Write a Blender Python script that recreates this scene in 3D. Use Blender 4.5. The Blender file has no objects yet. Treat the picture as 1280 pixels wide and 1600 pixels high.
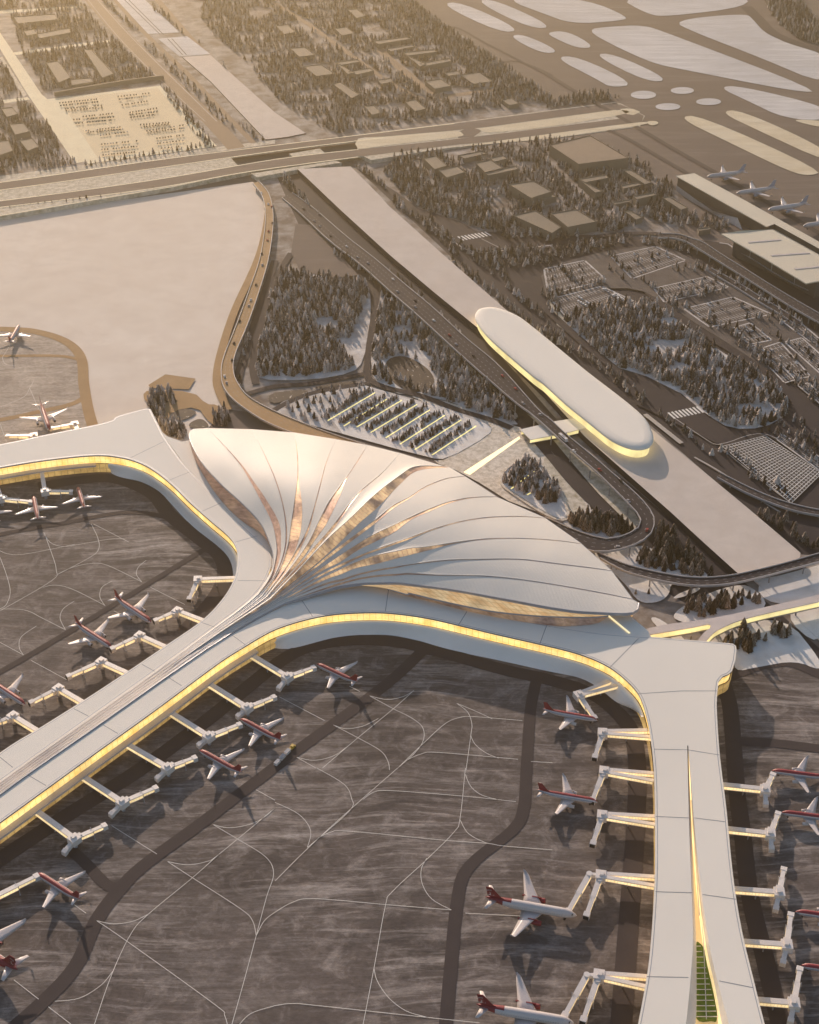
import bpy, math, random
import numpy as np
from mathutils import Vector, Matrix
from mathutils.geometry import tessellate_polygon
random.seed(7); RNG = np.random.default_rng(7)
S = bpy.context.scene; COL = S.collection
R = math.radians
# ---------------------------------------------------------------- camera model
F, CX, CY, PITCH, H = 2250.0, 640.0, 800.0, R(34.5), 740.0
SP, CP = math.sin(PITCH), math.cos(PITCH)
SUN_EL, SUN_AZ = R(16.5), R(-17.5)

def P(px, py, z=0.0):
    """photo pixel -> point of the place at height z"""
    v = (py-CY)/F; u = (px-CX)/F
    t = (H-z)/(SP+v*CP)
    return Vector((u*t, (CP-v*SP)*t, z))
def depth(p):
    return p[1]*CP+(H-p[2])*SP
def conv(ox, oy, s):
    return lambda *a: [(ox+a[i]/s, oy+a[i+1]/s) for i in range(0, len(a), 2)]
k = 1280/430
A00, A10, A20 = conv(0,0,k), conv(430,0,k), conv(850,0,k)
A01, A11, A21 = conv(0,400,k), conv(430,400,k), conv(850,400,k)
A02, A12, A22 = conv(0,800,k), conv(430,800,k), conv(850,800,k)
A03, A13, A23 = conv(0,1200,k), conv(430,1200,k), conv(850,1200,k)
Z1, Z2, Z3, Z4, Z5 = conv(290,660,1280/360), conv(640,700,1280/370), conv(260,860,1280/300), conv(0,640,1280/380), conv(500,900,2.56)
ZL, ZT, ZN = conv(780,640,1280/280), conv(1040,240,1280/240), conv(0,480,1280/180)
O = conv(0,0,1)

def sm(pts, n=6, closed=False):
    """Catmull-Rom through the points"""
    pts = [tuple(p) for p in pts]; m = len(pts); out = []
    if m < 3: return pts
    rng = range(m) if closed else range(m-1)
    for i in rng:
        if closed: a,b,c,d = pts[(i-1)%m],pts[i],pts[(i+1)%m],pts[(i+2)%m]
        else: a,b,c,d = pts[max(i-1,0)],pts[i],pts[i+1],pts[min(i+2,m-1)]
        for j in range(n):
            t = j/n
            out.append(tuple(.5*((2*b[q])+(-a[q]+c[q])*t+(2*a[q]-5*b[q]+4*c[q]-d[q])*t*t+(-a[q]+3*b[q]-3*c[q]+d[q])*t**3) for q in range(len(b))))
    if not closed: out.append(pts[-1])
    return out
def chaikin(pts, it=2):
    for _ in range(it):
        o = []
        for i in range(len(pts)):
            a, b = pts[i], pts[(i+1)%len(pts)]
            o += [tuple(.75*x+.25*y for x,y in zip(a,b)), tuple(.25*x+.75*y for x,y in zip(a,b))]
        pts = o
    return pts
def resample(pts, n):
    a = np.array([tuple(p) for p in pts], float)
    d = np.r_[0, np.cumsum(np.linalg.norm(np.diff(a, axis=0), axis=1))]
    t = np.linspace(0, d[-1], n)
    return np.stack([np.interp(t, d, a[:,q]) for q in range(a.shape[1])], 1)
def plen(pts):
    return sum((Vector(pts[i+1])-Vector(pts[i])).length for i in range(len(pts)-1))
def at_dist(pts, step, start=0.0):
    """points and directions every step metres along a polyline"""
    out = []; acc = start
    for i in range(len(pts)-1):
        a, b = Vector(pts[i]), Vector(pts[i+1]); L = (b-a).length
        if L < 1e-6: continue
        while acc <= L:
            out.append((a.lerp(b, acc/L), (b-a)/L)); acc += step
        acc -= L
    return out
def W(pts, z=0.0): return [P(p[0], p[1], z if len(p)<3 else p[2]) for p in pts]
def inside(pt, poly):
    x, y = pt; c = False; n = len(poly); j = n-1
    for i in range(n):
        xi, yi = poly[i][0], poly[i][1]; xj, yj = poly[j][0], poly[j][1]
        if (yi > y) != (yj > y) and x < (xj-xi)*(y-yi)/(yj-yi)+xi: c = not c
        j = i
    return c
def normals2(pts, closed=False):
    n = len(pts); out = []
    for i in range(n):
        a = pts[(i-1)%n] if (closed or i>0) else pts[i]
        b = pts[(i+1)%n] if (closed or i<n-1) else pts[i]
        d = Vector((b[0]-a[0], b[1]-a[1], 0))
        d = d.normalized() if d.length > 1e-9 else Vector((1,0,0))
        out.append(Vector((-d.y, d.x, 0)))
    return out
def off(pts, d, closed=False):
    return [Vector(p)+n*d for p, n in zip(pts, normals2(pts, closed))]
def area2(pts):
    return .5*sum(pts[i][0]*pts[(i+1)%len(pts)][1]-pts[(i+1)%len(pts)][0]*pts[i][1] for i in range(len(pts)))
def ccw(pts): return list(pts) if area2(pts) > 0 else list(pts)[::-1]

# ---------------------------------------------------------------- mesh builder
class MB:
    def __init__(s): s.v=[]; s.f=[]; s.m=[]; s.uv=[]; s.sm=False
    def face(s, ps, m=0, uv=None):
        i = len(s.v); s.v += [tuple(p) for p in ps]; s.f.append(tuple(range(i, i+len(ps)))); s.m.append(m); s.uv.append(uv or [(0,0)]*len(ps))
    def poly(s, pts, m=0, flip=False):
        pts = ccw(pts); i = len(s.v); s.v += [tuple(p) for p in pts]
        for t in tessellate_polygon([[Vector(p) for p in pts]]):
            a,b,c = [pts[q] for q in t]
            cr = (b[0]-a[0])*(c[1]-a[1])-(b[1]-a[1])*(c[0]-a[0])
            t = tuple(t) if (cr > 0) != flip else tuple(t)[::-1]
            s.f.append(tuple(i+q for q in t)); s.m.append(m); s.uv.append([(0,0)]*3)
    def prism(s, pts, z0, z1, m=0, mside=None):
        pts = ccw(pts); mside = m if mside is None else mside
        s.poly([(p[0],p[1],z1) for p in pts], m); s.poly([(p[0],p[1],z0) for p in pts], mside, True)
        for i in range(len(pts)):
            a, b = pts[i], pts[(i+1)%len(pts)]
            s.face([(a[0],a[1],z0),(b[0],b[1],z0),(b[0],b[1],z1),(a[0],a[1],z1)], mside)
    def wall(s, pts, z0, z1, m=0, closed=False):
        n = len(pts); u = 0
        for i in range(n if closed else n-1):
            a, b = pts[i], pts[(i+1)%n]; L = math.hypot(b[0]-a[0], b[1]-a[1])
            s.face([(a[0],a[1],z0),(b[0],b[1],z0),(b[0],b[1],z1),(a[0],a[1],z1)], m, [(u,z0),(u+L,z0),(u+L,z1),(u,z1)]); u += L
    def ruled(s, rows, m=0, closed=False):
        """rows: list of equally long point lists -> shared-vertex grid; uv in metres"""
        n = len(rows[0]); i0 = len(s.v)
        us = np.r_[0, np.cumsum([ (Vector(rows[0][i+1])-Vector(rows[0][i])).length for i in range(n-1)])]
        for r in rows: s.v += [tuple(p) for p in r]
        for j in range(len(rows)-1):
            for i in range(n-1):
                s.f.append((i0+j*n+i, i0+j*n+i+1, i0+(j+1)*n+i+1, i0+(j+1)*n+i)); s.m.append(m)
                va, vb = j/(len(rows)-1), (j+1)/(len(rows)-1)
                s.uv.append([(us[i],va),(us[i+1],va),(us[i+1],vb),(us[i],vb)])
    def ribbon(s, pts, w, m=0, dz=0.0):
        pts = [Vector(p) for p in pts]
        l = off(pts, w/2); r = off(pts, -w/2)
        up = Vector((0,0,dz))
        s.ruled([[p+up for p in l], [p+up for p in r]], m)
    def beam(s, pts, w, h, m=0):
        """box section swept along a polyline, top at the points' z"""
        pts = [Vector(p) for p in pts]; l = off(pts, w/2); r = off(pts, -w/2); d = Vector((0,0,-h))
        s.ruled([[p+d for p in l], l, r, [p+d for p in r], [p+d for p in l]], m)
        for q in (0,-1):
            f = [l[q], r[q], r[q]+d, l[q]+d]; s.face(f if q else f[::-1], m)
    def obox(s, c, ex, ey, ez, m=0):
        """oriented box, half axes ex ey ez"""
        c, ex, ey, ez = Vector(c), Vector(ex), Vector(ey), Vector(ez)
        q = [c+sx*ex+sy*ey+sz*ez for sz in (-1,1) for sx,sy in ((-1,-1),(1,-1),(1,1),(-1,1))]
        for f in ((3,2,1,0),(4,5,6,7),(0,1,5,4),(1,2,6,5),(2,3,7,6),(3,0,4,7)): s.face([q[i] for i in f], m)
    def box(s, x0,x1,y0,y1,z0,z1, m=0):
        s.obox(((x0+x1)/2,(y0+y1)/2,(z0+z1)/2), ((x1-x0)/2,0,0), (0,(y1-y0)/2,0), (0,0,(z1-z0)/2), m)
    def cyl(s, a, b, r0, r1=None, n=8, m=0, caps=True):
        a, b = Vector(a), Vector(b); r1 = r0 if r1 is None else r1
        d = (b-a).normalized(); x = d.orthogonal().normalized(); y = d.cross(x)
        ra = [a+(x*math.cos(t)+y*math.sin(t))*r0 for t in [2*math.pi*i/n for i in range(n)]]
        rb = [b+(x*math.cos(t)+y*math.sin(t))*r1 for t in [2*math.pi*i/n for i in range(n)]]
        for i in range(n): s.face([ra[i], ra[(i+1)%n], rb[(i+1)%n], rb[i]], m)
        if caps: s.face(ra[::-1], m); s.face(rb, m)
    def build(s, name, mats, parent=None, smooth=False):
        me = bpy.data.meshes.new(name); me.from_pydata(s.v, [], s.f)
        if not isinstance(mats, (list,tuple)): mats = [mats]
        for mm in mats: me.materials.append(mm)
        me.polygons.foreach_set('material_index', s.m)
        ul = me.uv_layers.new(name='UVMap')
        ul.data.foreach_set('uv', np.array([c for f in s.uv for c in f], np.float32).ravel())
        if smooth: me.polygons.foreach_set('use_smooth', [True]*len(s.f))
        me.update()
        o = bpy.data.objects.new(name, me); COL.objects.link(o)
        if parent is not None: o.parent = parent; o.matrix_parent_inverse = parent.matrix_basis.inverted()
        return o
def tag(o, label=None, cat=None, group=None, kind=None):
    if label: o['label'] = label
    if cat: o['category'] = cat
    if group: o['group'] = group
    if kind: o['kind'] = kind
    return o
def thing(name, label, cat, loc=(0,0,0), rz=0.0, group=None):
    o = bpy.data.objects.new(name, None); COL.objects.link(o); o.empty_display_size = 1
    o.matrix_basis = Matrix.Translation(loc) @ Matrix.Rotation(rz, 4, 'Z')
    return tag(o, label, cat, group)
def local(mb, name, mats, parent, smooth=False):
    """a part modelled in its parent's own coordinates"""
    o = mb.build(name, mats, None, smooth); o.parent = parent; return o
def kids(o): return [c for c in COL.objects if c.parent is o]
CH = {}
def dup(root, mat, label, group=None):
    r = root.copy(); COL.objects.link(r); r.matrix_basis = mat; r['label'] = label
    if group: r['group'] = group
    def rec(src, dst):
        for ch in CH.setdefault(src.name, kids(src)):
            c = ch.copy(); COL.objects.link(c); c.parent = dst; rec(ch, c)
    rec(root, r); return r

# ---------------------------------------------------------------- materials
def newmat(name):
    m = bpy.data.materials.new(name); m.use_nodes = True
    nt = m.node_tree; b = nt.nodes['Principled BSDF']; return m, nt, b
def sockin(nt, sock, val):
    if isinstance(val, bpy.types.NodeSocket): nt.links.new(val, sock)
    else: sock.default_value = val
def nd(nt, typ, **kw):
    n = nt.nodes.new(typ)
    for a, v in kw.items():
        if a.startswith('i_'): sockin(nt, n.inputs[a[2:].replace('_',' ')], v)
        else: setattr(n, a, v)
    return n
def pos(nt, scale=(1,1,1), rot=0.0, uv=False):
    src = nd(nt,'ShaderNodeUVMap').outputs[0] if uv else nd(nt,'ShaderNodeNewGeometry').outputs['Position']
    mp = nd(nt,'ShaderNodeMapping'); nt.links.new(src, mp.inputs['Vector'])
    mp.inputs['Scale'].default_value = scale; mp.inputs['Rotation'].default_value = (0,0,rot)
    return mp.outputs[0]
def noise(nt, scale, detail=4, rough=.55, vec=None, dist=0.0):
    n = nd(nt,'ShaderNodeTexNoise'); n.inputs['Scale'].default_value = scale; n.inputs['Detail'].default_value = detail
    n.inputs['Roughness'].default_value = rough; n.inputs['Distortion'].default_value = dist
    if vec is not None: nt.links.new(vec, n.inputs['Vector'])
    return n.outputs['Fac']
def ramp(nt, fac, stops):
    n = nd(nt,'ShaderNodeValToRGB'); nt.links.new(fac, n.inputs[0]); e = n.color_ramp.elements
    while len(e) < len(stops): e.new(.5)
    for q, (p, c) in enumerate(stops):
        e[q].position = p; e[q].color = (c,c,c,1) if isinstance(c,(int,float)) else (*c,1)
    return n.outputs[0]
def mixc(nt, fac, a, b, mode='MIX'):
    n = nd(nt,'ShaderNodeMix', data_type='RGBA', blend_type=mode)
    sockin(nt, n.inputs[0], fac)
    for q, v in ((6,a),(7,b)):
        sockin(nt, n.inputs[q], v if isinstance(v, bpy.types.NodeSocket) else (*v,1))
    return n.outputs[2]
def mth(nt, op, a, b=0.0):
    n = nd(nt,'ShaderNodeMath', operation=op); sockin(nt, n.inputs[0], a); sockin(nt, n.inputs[1], b); return n.outputs[0]
def bump(nt, b, h, strength=.3, dist=.3):
    n = nd(nt,'ShaderNodeBump'); n.inputs['Strength'].default_value = strength; n.inputs['Distance'].default_value = dist
    nt.links.new(h, n.inputs['Height']); nt.links.new(n.outputs[0], b.inputs['Normal'])
def plain(name, c, rough=.6, metal=0.0, var=.12, scale=.08, emit=None, es=0.0, spec=None):
    m, nt, b = newmat(name)
    n = noise(nt, scale, 5, .6, pos(nt))
    c2 = tuple(max(0,x*(1-var)) for x in c); c1 = tuple(min(1,x*(1+var)) for x in c)
    nt.links.new(mixc(nt, ramp(nt, n, [(.3,0),(.7,1)]), c2, c1), b.inputs['Base Color'])
    b.inputs['Roughness'].default_value = rough; b.inputs['Metallic'].default_value = metal
    if spec is not None: b.inputs['Specular IOR Level'].default_value = spec
    if emit: b.inputs['Emission Color'].default_value = (*emit,1); b.inputs['Emission Strength'].default_value = es
    return m
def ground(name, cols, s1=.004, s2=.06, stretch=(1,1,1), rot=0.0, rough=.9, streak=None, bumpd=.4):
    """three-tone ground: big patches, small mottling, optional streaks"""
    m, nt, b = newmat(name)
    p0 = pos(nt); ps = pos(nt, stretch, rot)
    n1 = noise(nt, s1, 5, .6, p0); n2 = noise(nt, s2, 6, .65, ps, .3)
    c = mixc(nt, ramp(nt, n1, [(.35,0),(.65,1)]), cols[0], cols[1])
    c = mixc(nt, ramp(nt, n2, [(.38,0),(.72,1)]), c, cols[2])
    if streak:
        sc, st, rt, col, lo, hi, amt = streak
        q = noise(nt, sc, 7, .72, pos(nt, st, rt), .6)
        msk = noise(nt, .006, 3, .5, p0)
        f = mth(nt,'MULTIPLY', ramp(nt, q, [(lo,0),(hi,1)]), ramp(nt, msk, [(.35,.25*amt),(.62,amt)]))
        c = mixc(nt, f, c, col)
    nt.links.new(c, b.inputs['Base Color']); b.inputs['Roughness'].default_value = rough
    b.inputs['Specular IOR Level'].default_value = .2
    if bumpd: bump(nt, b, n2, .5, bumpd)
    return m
def streaky(name, base, base2, light, dark, amt=1.0):
    """apron concrete scraped by snow ploughs: long streaks of rubbed snow, smears and stains"""
    m, nt, b = newmat(name)
    p0 = pos(nt)
    c = mixc(nt, ramp(nt, noise(nt, .007, 6, .62, p0, .4), [(.32,0),(.68,1)]), base, base2)
    c = mixc(nt, mth(nt,'MULTIPLY', ramp(nt, noise(nt, .05, 6, .7, p0, .8), [(.5,0),(.75,1)]), .55), c, light)
    c = mixc(nt, mth(nt,'MULTIPLY', ramp(nt, noise(nt, .016, 6, .7, pos(nt,(1,1,1),.5), 1.2), [(.50,0),(.72,1)]), .6), c, dark)
    msk = ramp(nt, noise(nt, .0055, 3, .5, p0), [(.36,.15),(.6,1)])
    wn = nd(nt,'ShaderNodeTexNoise'); wn.inputs['Scale'].default_value = .006; wn.inputs['Detail'].default_value = 2; nt.links.new(p0, wn.inputs['Vector'])
    vm = nd(nt,'ShaderNodeVectorMath', operation='MULTIPLY_ADD'); nt.links.new(wn.outputs['Color'], vm.inputs[0]); vm.inputs[1].default_value = (42,42,0); nt.links.new(p0, vm.inputs[2])
    def wpos(st, rot):
        mp = nd(nt,'ShaderNodeMapping'); nt.links.new(vm.outputs[0], mp.inputs['Vector']); mp.inputs['Scale'].default_value = st; mp.inputs['Rotation'].default_value = (0,0,rot); return mp.outputs[0]
    for sc, st, rt, lo, hi, a, cc in ((.05,(.16,1.6,1),.02,.50,.70,.75,light),(.11,(.09,1.6,1),-.06,.54,.70,.75,light),
                                     (.07,(.12,1.2,1),.05,.52,.70,.75,dark),(.06,(.2,1.5,1),.62,.56,.72,.5,light),(.08,(.12,1.5,1),-.55,.57,.72,.45,light)):
        f = mth(nt,'MULTIPLY', ramp(nt, noise(nt, sc, 7, .74, wpos(st, rt), .5), [(lo,0),(hi,1)]), mth(nt,'MULTIPLY', msk, a*amt))
        c = mixc(nt, f, c, cc)
    g_ = ramp(nt, noise(nt, .45, 5, .8, pos(nt,(.5,1.2,1))), [(.35,.72),(.65,1.28)])
    c = mixc(nt, 1.0, c, g_, 'MULTIPLY')
    nt.links.new(c, b.inputs['Base Color']); b.inputs['Roughness'].default_value = .85
    b.inputs['Specular IOR Level'].default_value = .25
    return m
def litglass(name, c_lo, c_hi, es, cell=(3.0,1.0), mull=(.25,.12,.04)):
    """lit glazing: panes divided by mullions (uv in metres), warm rooms behind"""
    m, nt, b = newmat(name)
    uv = pos(nt, (1/cell[0], 1/cell[1], 1), uv=True)
    n1 = noise(nt, .55, 3, .6, uv); w = noise(nt, .05, 2, .5, pos(nt))
    col = mixc(nt, ramp(nt, n1, [(.35,0),(.7,1)]), c_lo, c_hi)
    sx = nd(nt,'ShaderNodeSeparateXYZ'); nt.links.new(uv, sx.inputs[0])
    fx = mth(nt,'FRACT', sx.outputs[0]); bar = mth(nt,'LESS_THAN', fx, .1)
    fy = mth(nt,'FRACT', sx.outputs[1]); bar = mth(nt,'MAXIMUM', bar, mth(nt,'LESS_THAN', fy, .08))
    col = mixc(nt, mth(nt,'MULTIPLY',bar,.55), col, mull)
    nt.links.new(col, b.inputs['Emission Color']); nt.links.new(mixc(nt, .5, col, (.1,.06,.03)), b.inputs['Base Color'])
    nt.links.new(mth(nt,'MULTIPLY', ramp(nt, w, [(.3,.65),(.7,1.1)]), es), b.inputs['Emission Strength'])
    b.inputs['Roughness'].default_value = .15
    return m
def petalmat(name, c, pitch=3.2):
    """standing-seam metal panels: fine ribs across each petal"""
    m, nt, b = newmat(name)
    uv = pos(nt, (1/pitch,1,1), uv=True); sx = nd(nt,'ShaderNodeSeparateXYZ'); nt.links.new(uv, sx.inputs[0])
    fr = mth(nt,'FRACT', sx.outputs[0]); ln = mth(nt,'LESS_THAN', fr, .25)
    n = noise(nt, .03, 5, .6, pos(nt))
    col = mixc(nt, ramp(nt, n, [(.3,0),(.7,1)]), tuple(x*.94 for x in c), c)
    col = mixc(nt, mth(nt,'MULTIPLY',ln,.13), col, tuple(x*.62 for x in c))
    nt.links.new(col, b.inputs['Base Color']); b.inputs['Roughness'].default_value = .6; b.inputs['Specular IOR Level'].default_value = .3
    bump(nt, b, mth(nt,'ABSOLUTE', mth(nt,'SUBTRACT', fr, .5)), .25, .25)
    return m
def coppermat(name, lit=0.0):
    m, nt, b = newmat(name)
    uv = pos(nt, (1/4.0,3,1), uv=True); n = noise(nt, .9, 4, .6, uv); w = noise(nt, .045, 3, .5, pos(nt), .5)
    col = mixc(nt, ramp(nt, n, [(.35,0),(.65,1)]), (.33,.15,.115), (.66,.39,.29))
    nt.links.new(col, b.inputs['Base Color']); b.inputs['Metallic'].default_value = .15; b.inputs['Roughness'].default_value = .4
    sx = nd(nt,'ShaderNodeSeparateXYZ'); nt.links.new(uv, sx.inputs[0])
    bar = mth(nt,'LESS_THAN', mth(nt,'FRACT', sx.outputs[0]), .12)
    nt.links.new(mixc(nt, bar, (1,.66,.32), (.4,.18,.08)), b.inputs['Emission Color'])
    nt.links.new(mth(nt,'MULTIPLY', ramp(nt, w, [(.42,.10),(.64,1)]), lit), b.inputs['Emission Strength'])
    return m
M = {}
M['airfield'] = ground('airfield_pavement', ((.115,.09,.082),(.155,.124,.113),(.135,.108,.098)), .003, .03, (.3,1,1), .3, streak=(.03,(.12,1.3,1),.35,(.30,.255,.225),.5,.75,.6), bumpd=0)
M['apron'] = streaky('apron_concrete', (.070,.057,.055), (.140,.114,.106), (.47,.41,.375), (.026,.022,.027), 1.2)
M['apron_light'] = streaky('apron_concrete_dusted', (.30,.245,.21), (.42,.345,.29), (.66,.57,.48), (.15,.115,.10), 1.1)
M['asphalt'] = ground('asphalt', ((.027,.022,.029),(.034,.028,.035),(.040,.033,.039)), .01, .1, bumpd=0)
M['taxi_dark'] = ground('taxiway_asphalt', ((.050,.040,.043),(.057,.046,.049),(.063,.051,.053)), .006, .08, bumpd=0)
M['brown_road'] = ground('sand_road', ((.36,.225,.115),(.40,.255,.13),(.43,.28,.155)), .006, .05, bumpd=0)
M['ochre'] = ground('ochre_pavement', ((.25,.18,.128),(.29,.205,.142),(.27,.195,.135)), .006, .05, bumpd=0)
M['snow'] = ground('snow_field', ((.76,.655,.56),(.81,.71,.62),(.71,.60,.51)), .004, .03, (1,1,1), .3, streak=(.02,(.4,1,1),.8,(.60,.50,.42),.52,.8,.7), bumpd=.4)
M['snow_bright'] = ground('fresh_snow', ((.80,.76,.72),(.85,.81,.77),(.68,.62,.56)), .01, .09, bumpd=.5)
M['snow_grass'] = ground('snow_over_grass', ((.62,.56,.47),(.70,.63,.54),(.32,.27,.18)), .012, .16, bumpd=.6)
M['snow_strip'] = ground('snowy_island', ((.54,.53,.54),(.62,.60,.60),(.46,.44,.43)), .006, .05, (.25,1,1), .45, streak=(.05,(.1,1.6,1),.45,(.76,.74,.74),.45,.7,1.0), bumpd=.3)
M['snow_gold'] = ground('straw_snow_island', ((.68,.58,.42),(.74,.65,.49),(.58,.48,.33)), .006, .06, (.3,1,1), .45, streak=(.06,(.15,1.6,1),.45,(.70,.64,.55),.5,.7,.8), bumpd=.3)
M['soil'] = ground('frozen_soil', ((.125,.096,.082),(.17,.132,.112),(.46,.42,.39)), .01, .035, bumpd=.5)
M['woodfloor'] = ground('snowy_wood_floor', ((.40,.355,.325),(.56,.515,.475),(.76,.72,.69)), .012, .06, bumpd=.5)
M['plaza'] = ground('plaza_snow_gravel', ((.76,.68,.59),(.82,.74,.65),(.42,.35,.26)), .01, .22, bumpd=.1)
M['deckstone'] = ground('station_deck_snow', ((.60,.52,.465),(.66,.58,.52),(.56,.48,.425)), .008, .05, bumpd=.1)
M['pale_road'] = ground('sun_glow_snowy_road', ((.85,.74,.52),(.88,.78,.56),(.78,.67,.47)), .006, .05, bumpd=0)  # gold tint puts the low sun's glare into the snowy streets' colour
M['lotgrey'] = ground('car_park_asphalt', ((.075,.062,.061),(.095,.079,.076),(.14,.122,.115)), .01, .06, bumpd=0)
M['line'] = plain('road_paint', (.80,.76,.70), .8)
M['lot'] = ground('car_park_sun_glow', ((.74,.61,.41),(.80,.66,.45),(.70,.57,.38)), .006, .05, bumpd=0)  # brightened and gold-tinted so the colour carries this corner's sun glow
M['creamline'] = plain('cream_edge_line', (.85,.74,.52), .8)
M['line_mid'] = plain('stall_paint', (.55,.51,.48), .8)
M['line_dim'] = plain('worn_road_paint', (.40,.36,.33), .8)
M['roof'] = plain('white_roof_membrane', (.87,.805,.72), .8, var=.03, scale=.01, spec=.2)
M['petal'] = petalmat('petal_panels', (.83,.765,.685))
M['rim'] = plain('grey_metal_trim', (.36,.36,.40), .35, .3)
M['joint'] = plain('roof_joint', (.23,.22,.24), .6)
M['copper'] = coppermat('copper_glass', .10)
M['copper_lit'] = coppermat('lit_copper_glass', .7)
M['bronze'] = plain('bronze_strip', (.26,.115,.085), .5)
M['stripe_w'] = plain('white_rib', (.70,.66,.63), .4)
M['gold'] = litglass('lit_facade_glass', (1,.58,.15), (1,.80,.34), 1.15, (5.0,4.0), (.50,.28,.07))
M['gold_dim'] = litglass('dim_facade_glass', (.80,.46,.20), (1,.74,.42), .5, (6.0,.34))
M['goldlow'] = litglass('lit_lower_wall', (.55,.33,.11), (1,.66,.24), .45, (6.0,5.0), (.2,.12,.05))
M['ledge'] = plain('ledge_panel', (.58,.50,.47), .5)
M['skirt'] = plain('skirt_panel', (.90,.86,.84), .5, var=.05, scale=.02)
M['lemon'] = litglass('bright_lit_glass', (1,.82,.36), (1,.86,.42), .85, (5.0,1.0), (.9,.7,.3))
M['beam'] = plain('lit_skylight', (.9,.8,.55), .4, emit=(1,.83,.46), es=.75)
M['striplamp'] = plain('strip_lamp', (.9,.8,.4), .4, emit=(1,.80,.25), es=.95)
M['white'] = plain('white_paint', (.72,.66,.63), .4, var=.05, scale=.3)
M['bridge_lit'] = litglass('bridge_windows', (.9,.62,.28), (1,.84,.50), 1.0, (2.2,1.0))
M['dark'] = plain('dark_rubber', (.03,.028,.03), .8, spec=.1)
M['red'] = plain('red_paint', (.27,.024,.036), .5, var=.06, scale=.3)
M['maroon'] = plain('dark_red_paint', (.22,.016,.026), .5, var=.06, scale=.3)
M['greymetal'] = plain('grey_paint', (.30,.31,.35), .4, var=.06, scale=.3)
M['alwhite'] = plain('aircraft_white', (.58,.52,.51), .35, var=.03, scale=.3)
M['albluegrey'] = plain('aircraft_bluegrey', (.30,.33,.42), .35, var=.04, scale=.3)
M['concrete'] = plain('viaduct_concrete', (.30,.275,.27), .7)
M['parapet'] = plain('parapet_concrete', (.44,.41,.41), .6)
M['clay'] = plain('building_wall', (.19,.155,.12), .8, var=.1, scale=.06)
M['clayroof'] = plain('building_roof', (.205,.168,.13), .9, var=.08, scale=.05)
M['brownroof'] = plain('brown_shed_roof', (.23,.17,.125), .85, var=.08, scale=.05)
M['cream'] = plain('cream_roof', (.66,.58,.45), .5, var=.04, scale=.02)
M['darkglass'] = plain('dark_glass_wall', (.10,.085,.08), .25)  # one even dark tone for the far terminal's glass
M['pond'] = None
M['grass'] = ground('courtyard_grass', ((.10,.17,.03),(.14,.21,.05),(.05,.09,.02)), .05, .3, bumpd=.3)
M['frit'] = plain('courtyard_floor', (.62,.50,.34), .5, emit=(1,.72,.35), es=.22)  # floor emits a faint warm glow in place of courtyard light
M['yellow'] = plain('yellow_paint', (.55,.36,.05), .5)
M['carpaint'] = [plain('car_paint_white',(.75,.72,.70),.7,spec=.2), plain('car_paint_silver',(.36,.34,.35),.7,spec=.2), plain('car_paint_red',(.35,.04,.04),.7,spec=.2), plain('car_paint_dark',(.04,.034,.036),.9,spec=.05)]
def pondmat():
    m, nt, b = newmat('sparkle_pond')
    n = noise(nt, .35, 4, .7, pos(nt,(1,.6,1)), .4)
    c = mixc(nt, ramp(nt, n, [(.62,0),(.68,1)]), (.07,.052,.042), (.85,.76,.64))  # pale flecks paint sparkles of light onto the dark pond
    nt.links.new(c, b.inputs['Base Color']); b.inputs['Roughness'].default_value = .7; b.inputs['Specular IOR Level'].default_value = .1
    return m
M['pond'] = pondmat()
def treemat():
    m, nt, b = newmat('frosted_needles')
    a = nd(nt,'ShaderNodeAttribute', attribute_name='frost')
    n = noise(nt, .55, 4, .7, pos(nt))
    f = mth(nt,'ADD', a.outputs['Fac'], mth(nt,'MULTIPLY', mth(nt,'SUBTRACT', n, .5), .9))
    nt.links.new(ramp(nt, f, [(.2,(.030,.020,.014)),(.5,(.165,.128,.106)),(.95,(.64,.55,.49))]), b.inputs['Base Color'])
    b.inputs['Roughness'].default_value = .9; b.inputs['Specular IOR Level'].default_value = .1
    return m
M['tree'] = treemat()
M['trunk'] = plain('bark', (.06,.045,.035), .9)
SKY_STRENGTH, SUN_STRENGTH, SUN_COLOR = .125, 5.0, (1.0,.795,.62)
HAZE_DENSITY, HAZE_COLOR, HAZE_ANISO, EXPOSURE = .000105, (1.0,.81,.50,1), .835, .41
# ================================================================ GROUND
LAYER = [0.0]
def lay(name, polys, mat, smooth=0, z=None, kind='structure'):
    """flat sheet(s) of one ground surface, each call a little above the last"""
    if z is None: LAYER[0] += .04; z = LAYER[0]
    mb = MB()
    for p in polys:
        mb.poly(W(chaikin(p, smooth) if smooth else p, z))
    return tag(mb.build(name, mat), kind=kind)
def road(name, items, mat, z=None, smooth=5):
    """items: (pixel centre line, width in metres)"""
    if z is None: LAYER[0] += .04; z = LAYER[0]
    mb = MB()
    for pts, w in items: mb.ribbon(W(sm(pts, smooth), z), w); z += .0015
    return tag(mb.build(name, mat), kind='structure')

g = MB(); g.poly([(-11000,-4000,0),(11000,-4000,0),(11000,16000,0),(-11000,16000,0)])
tag(g.build('ground', M['airfield']), kind='structure')
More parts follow.
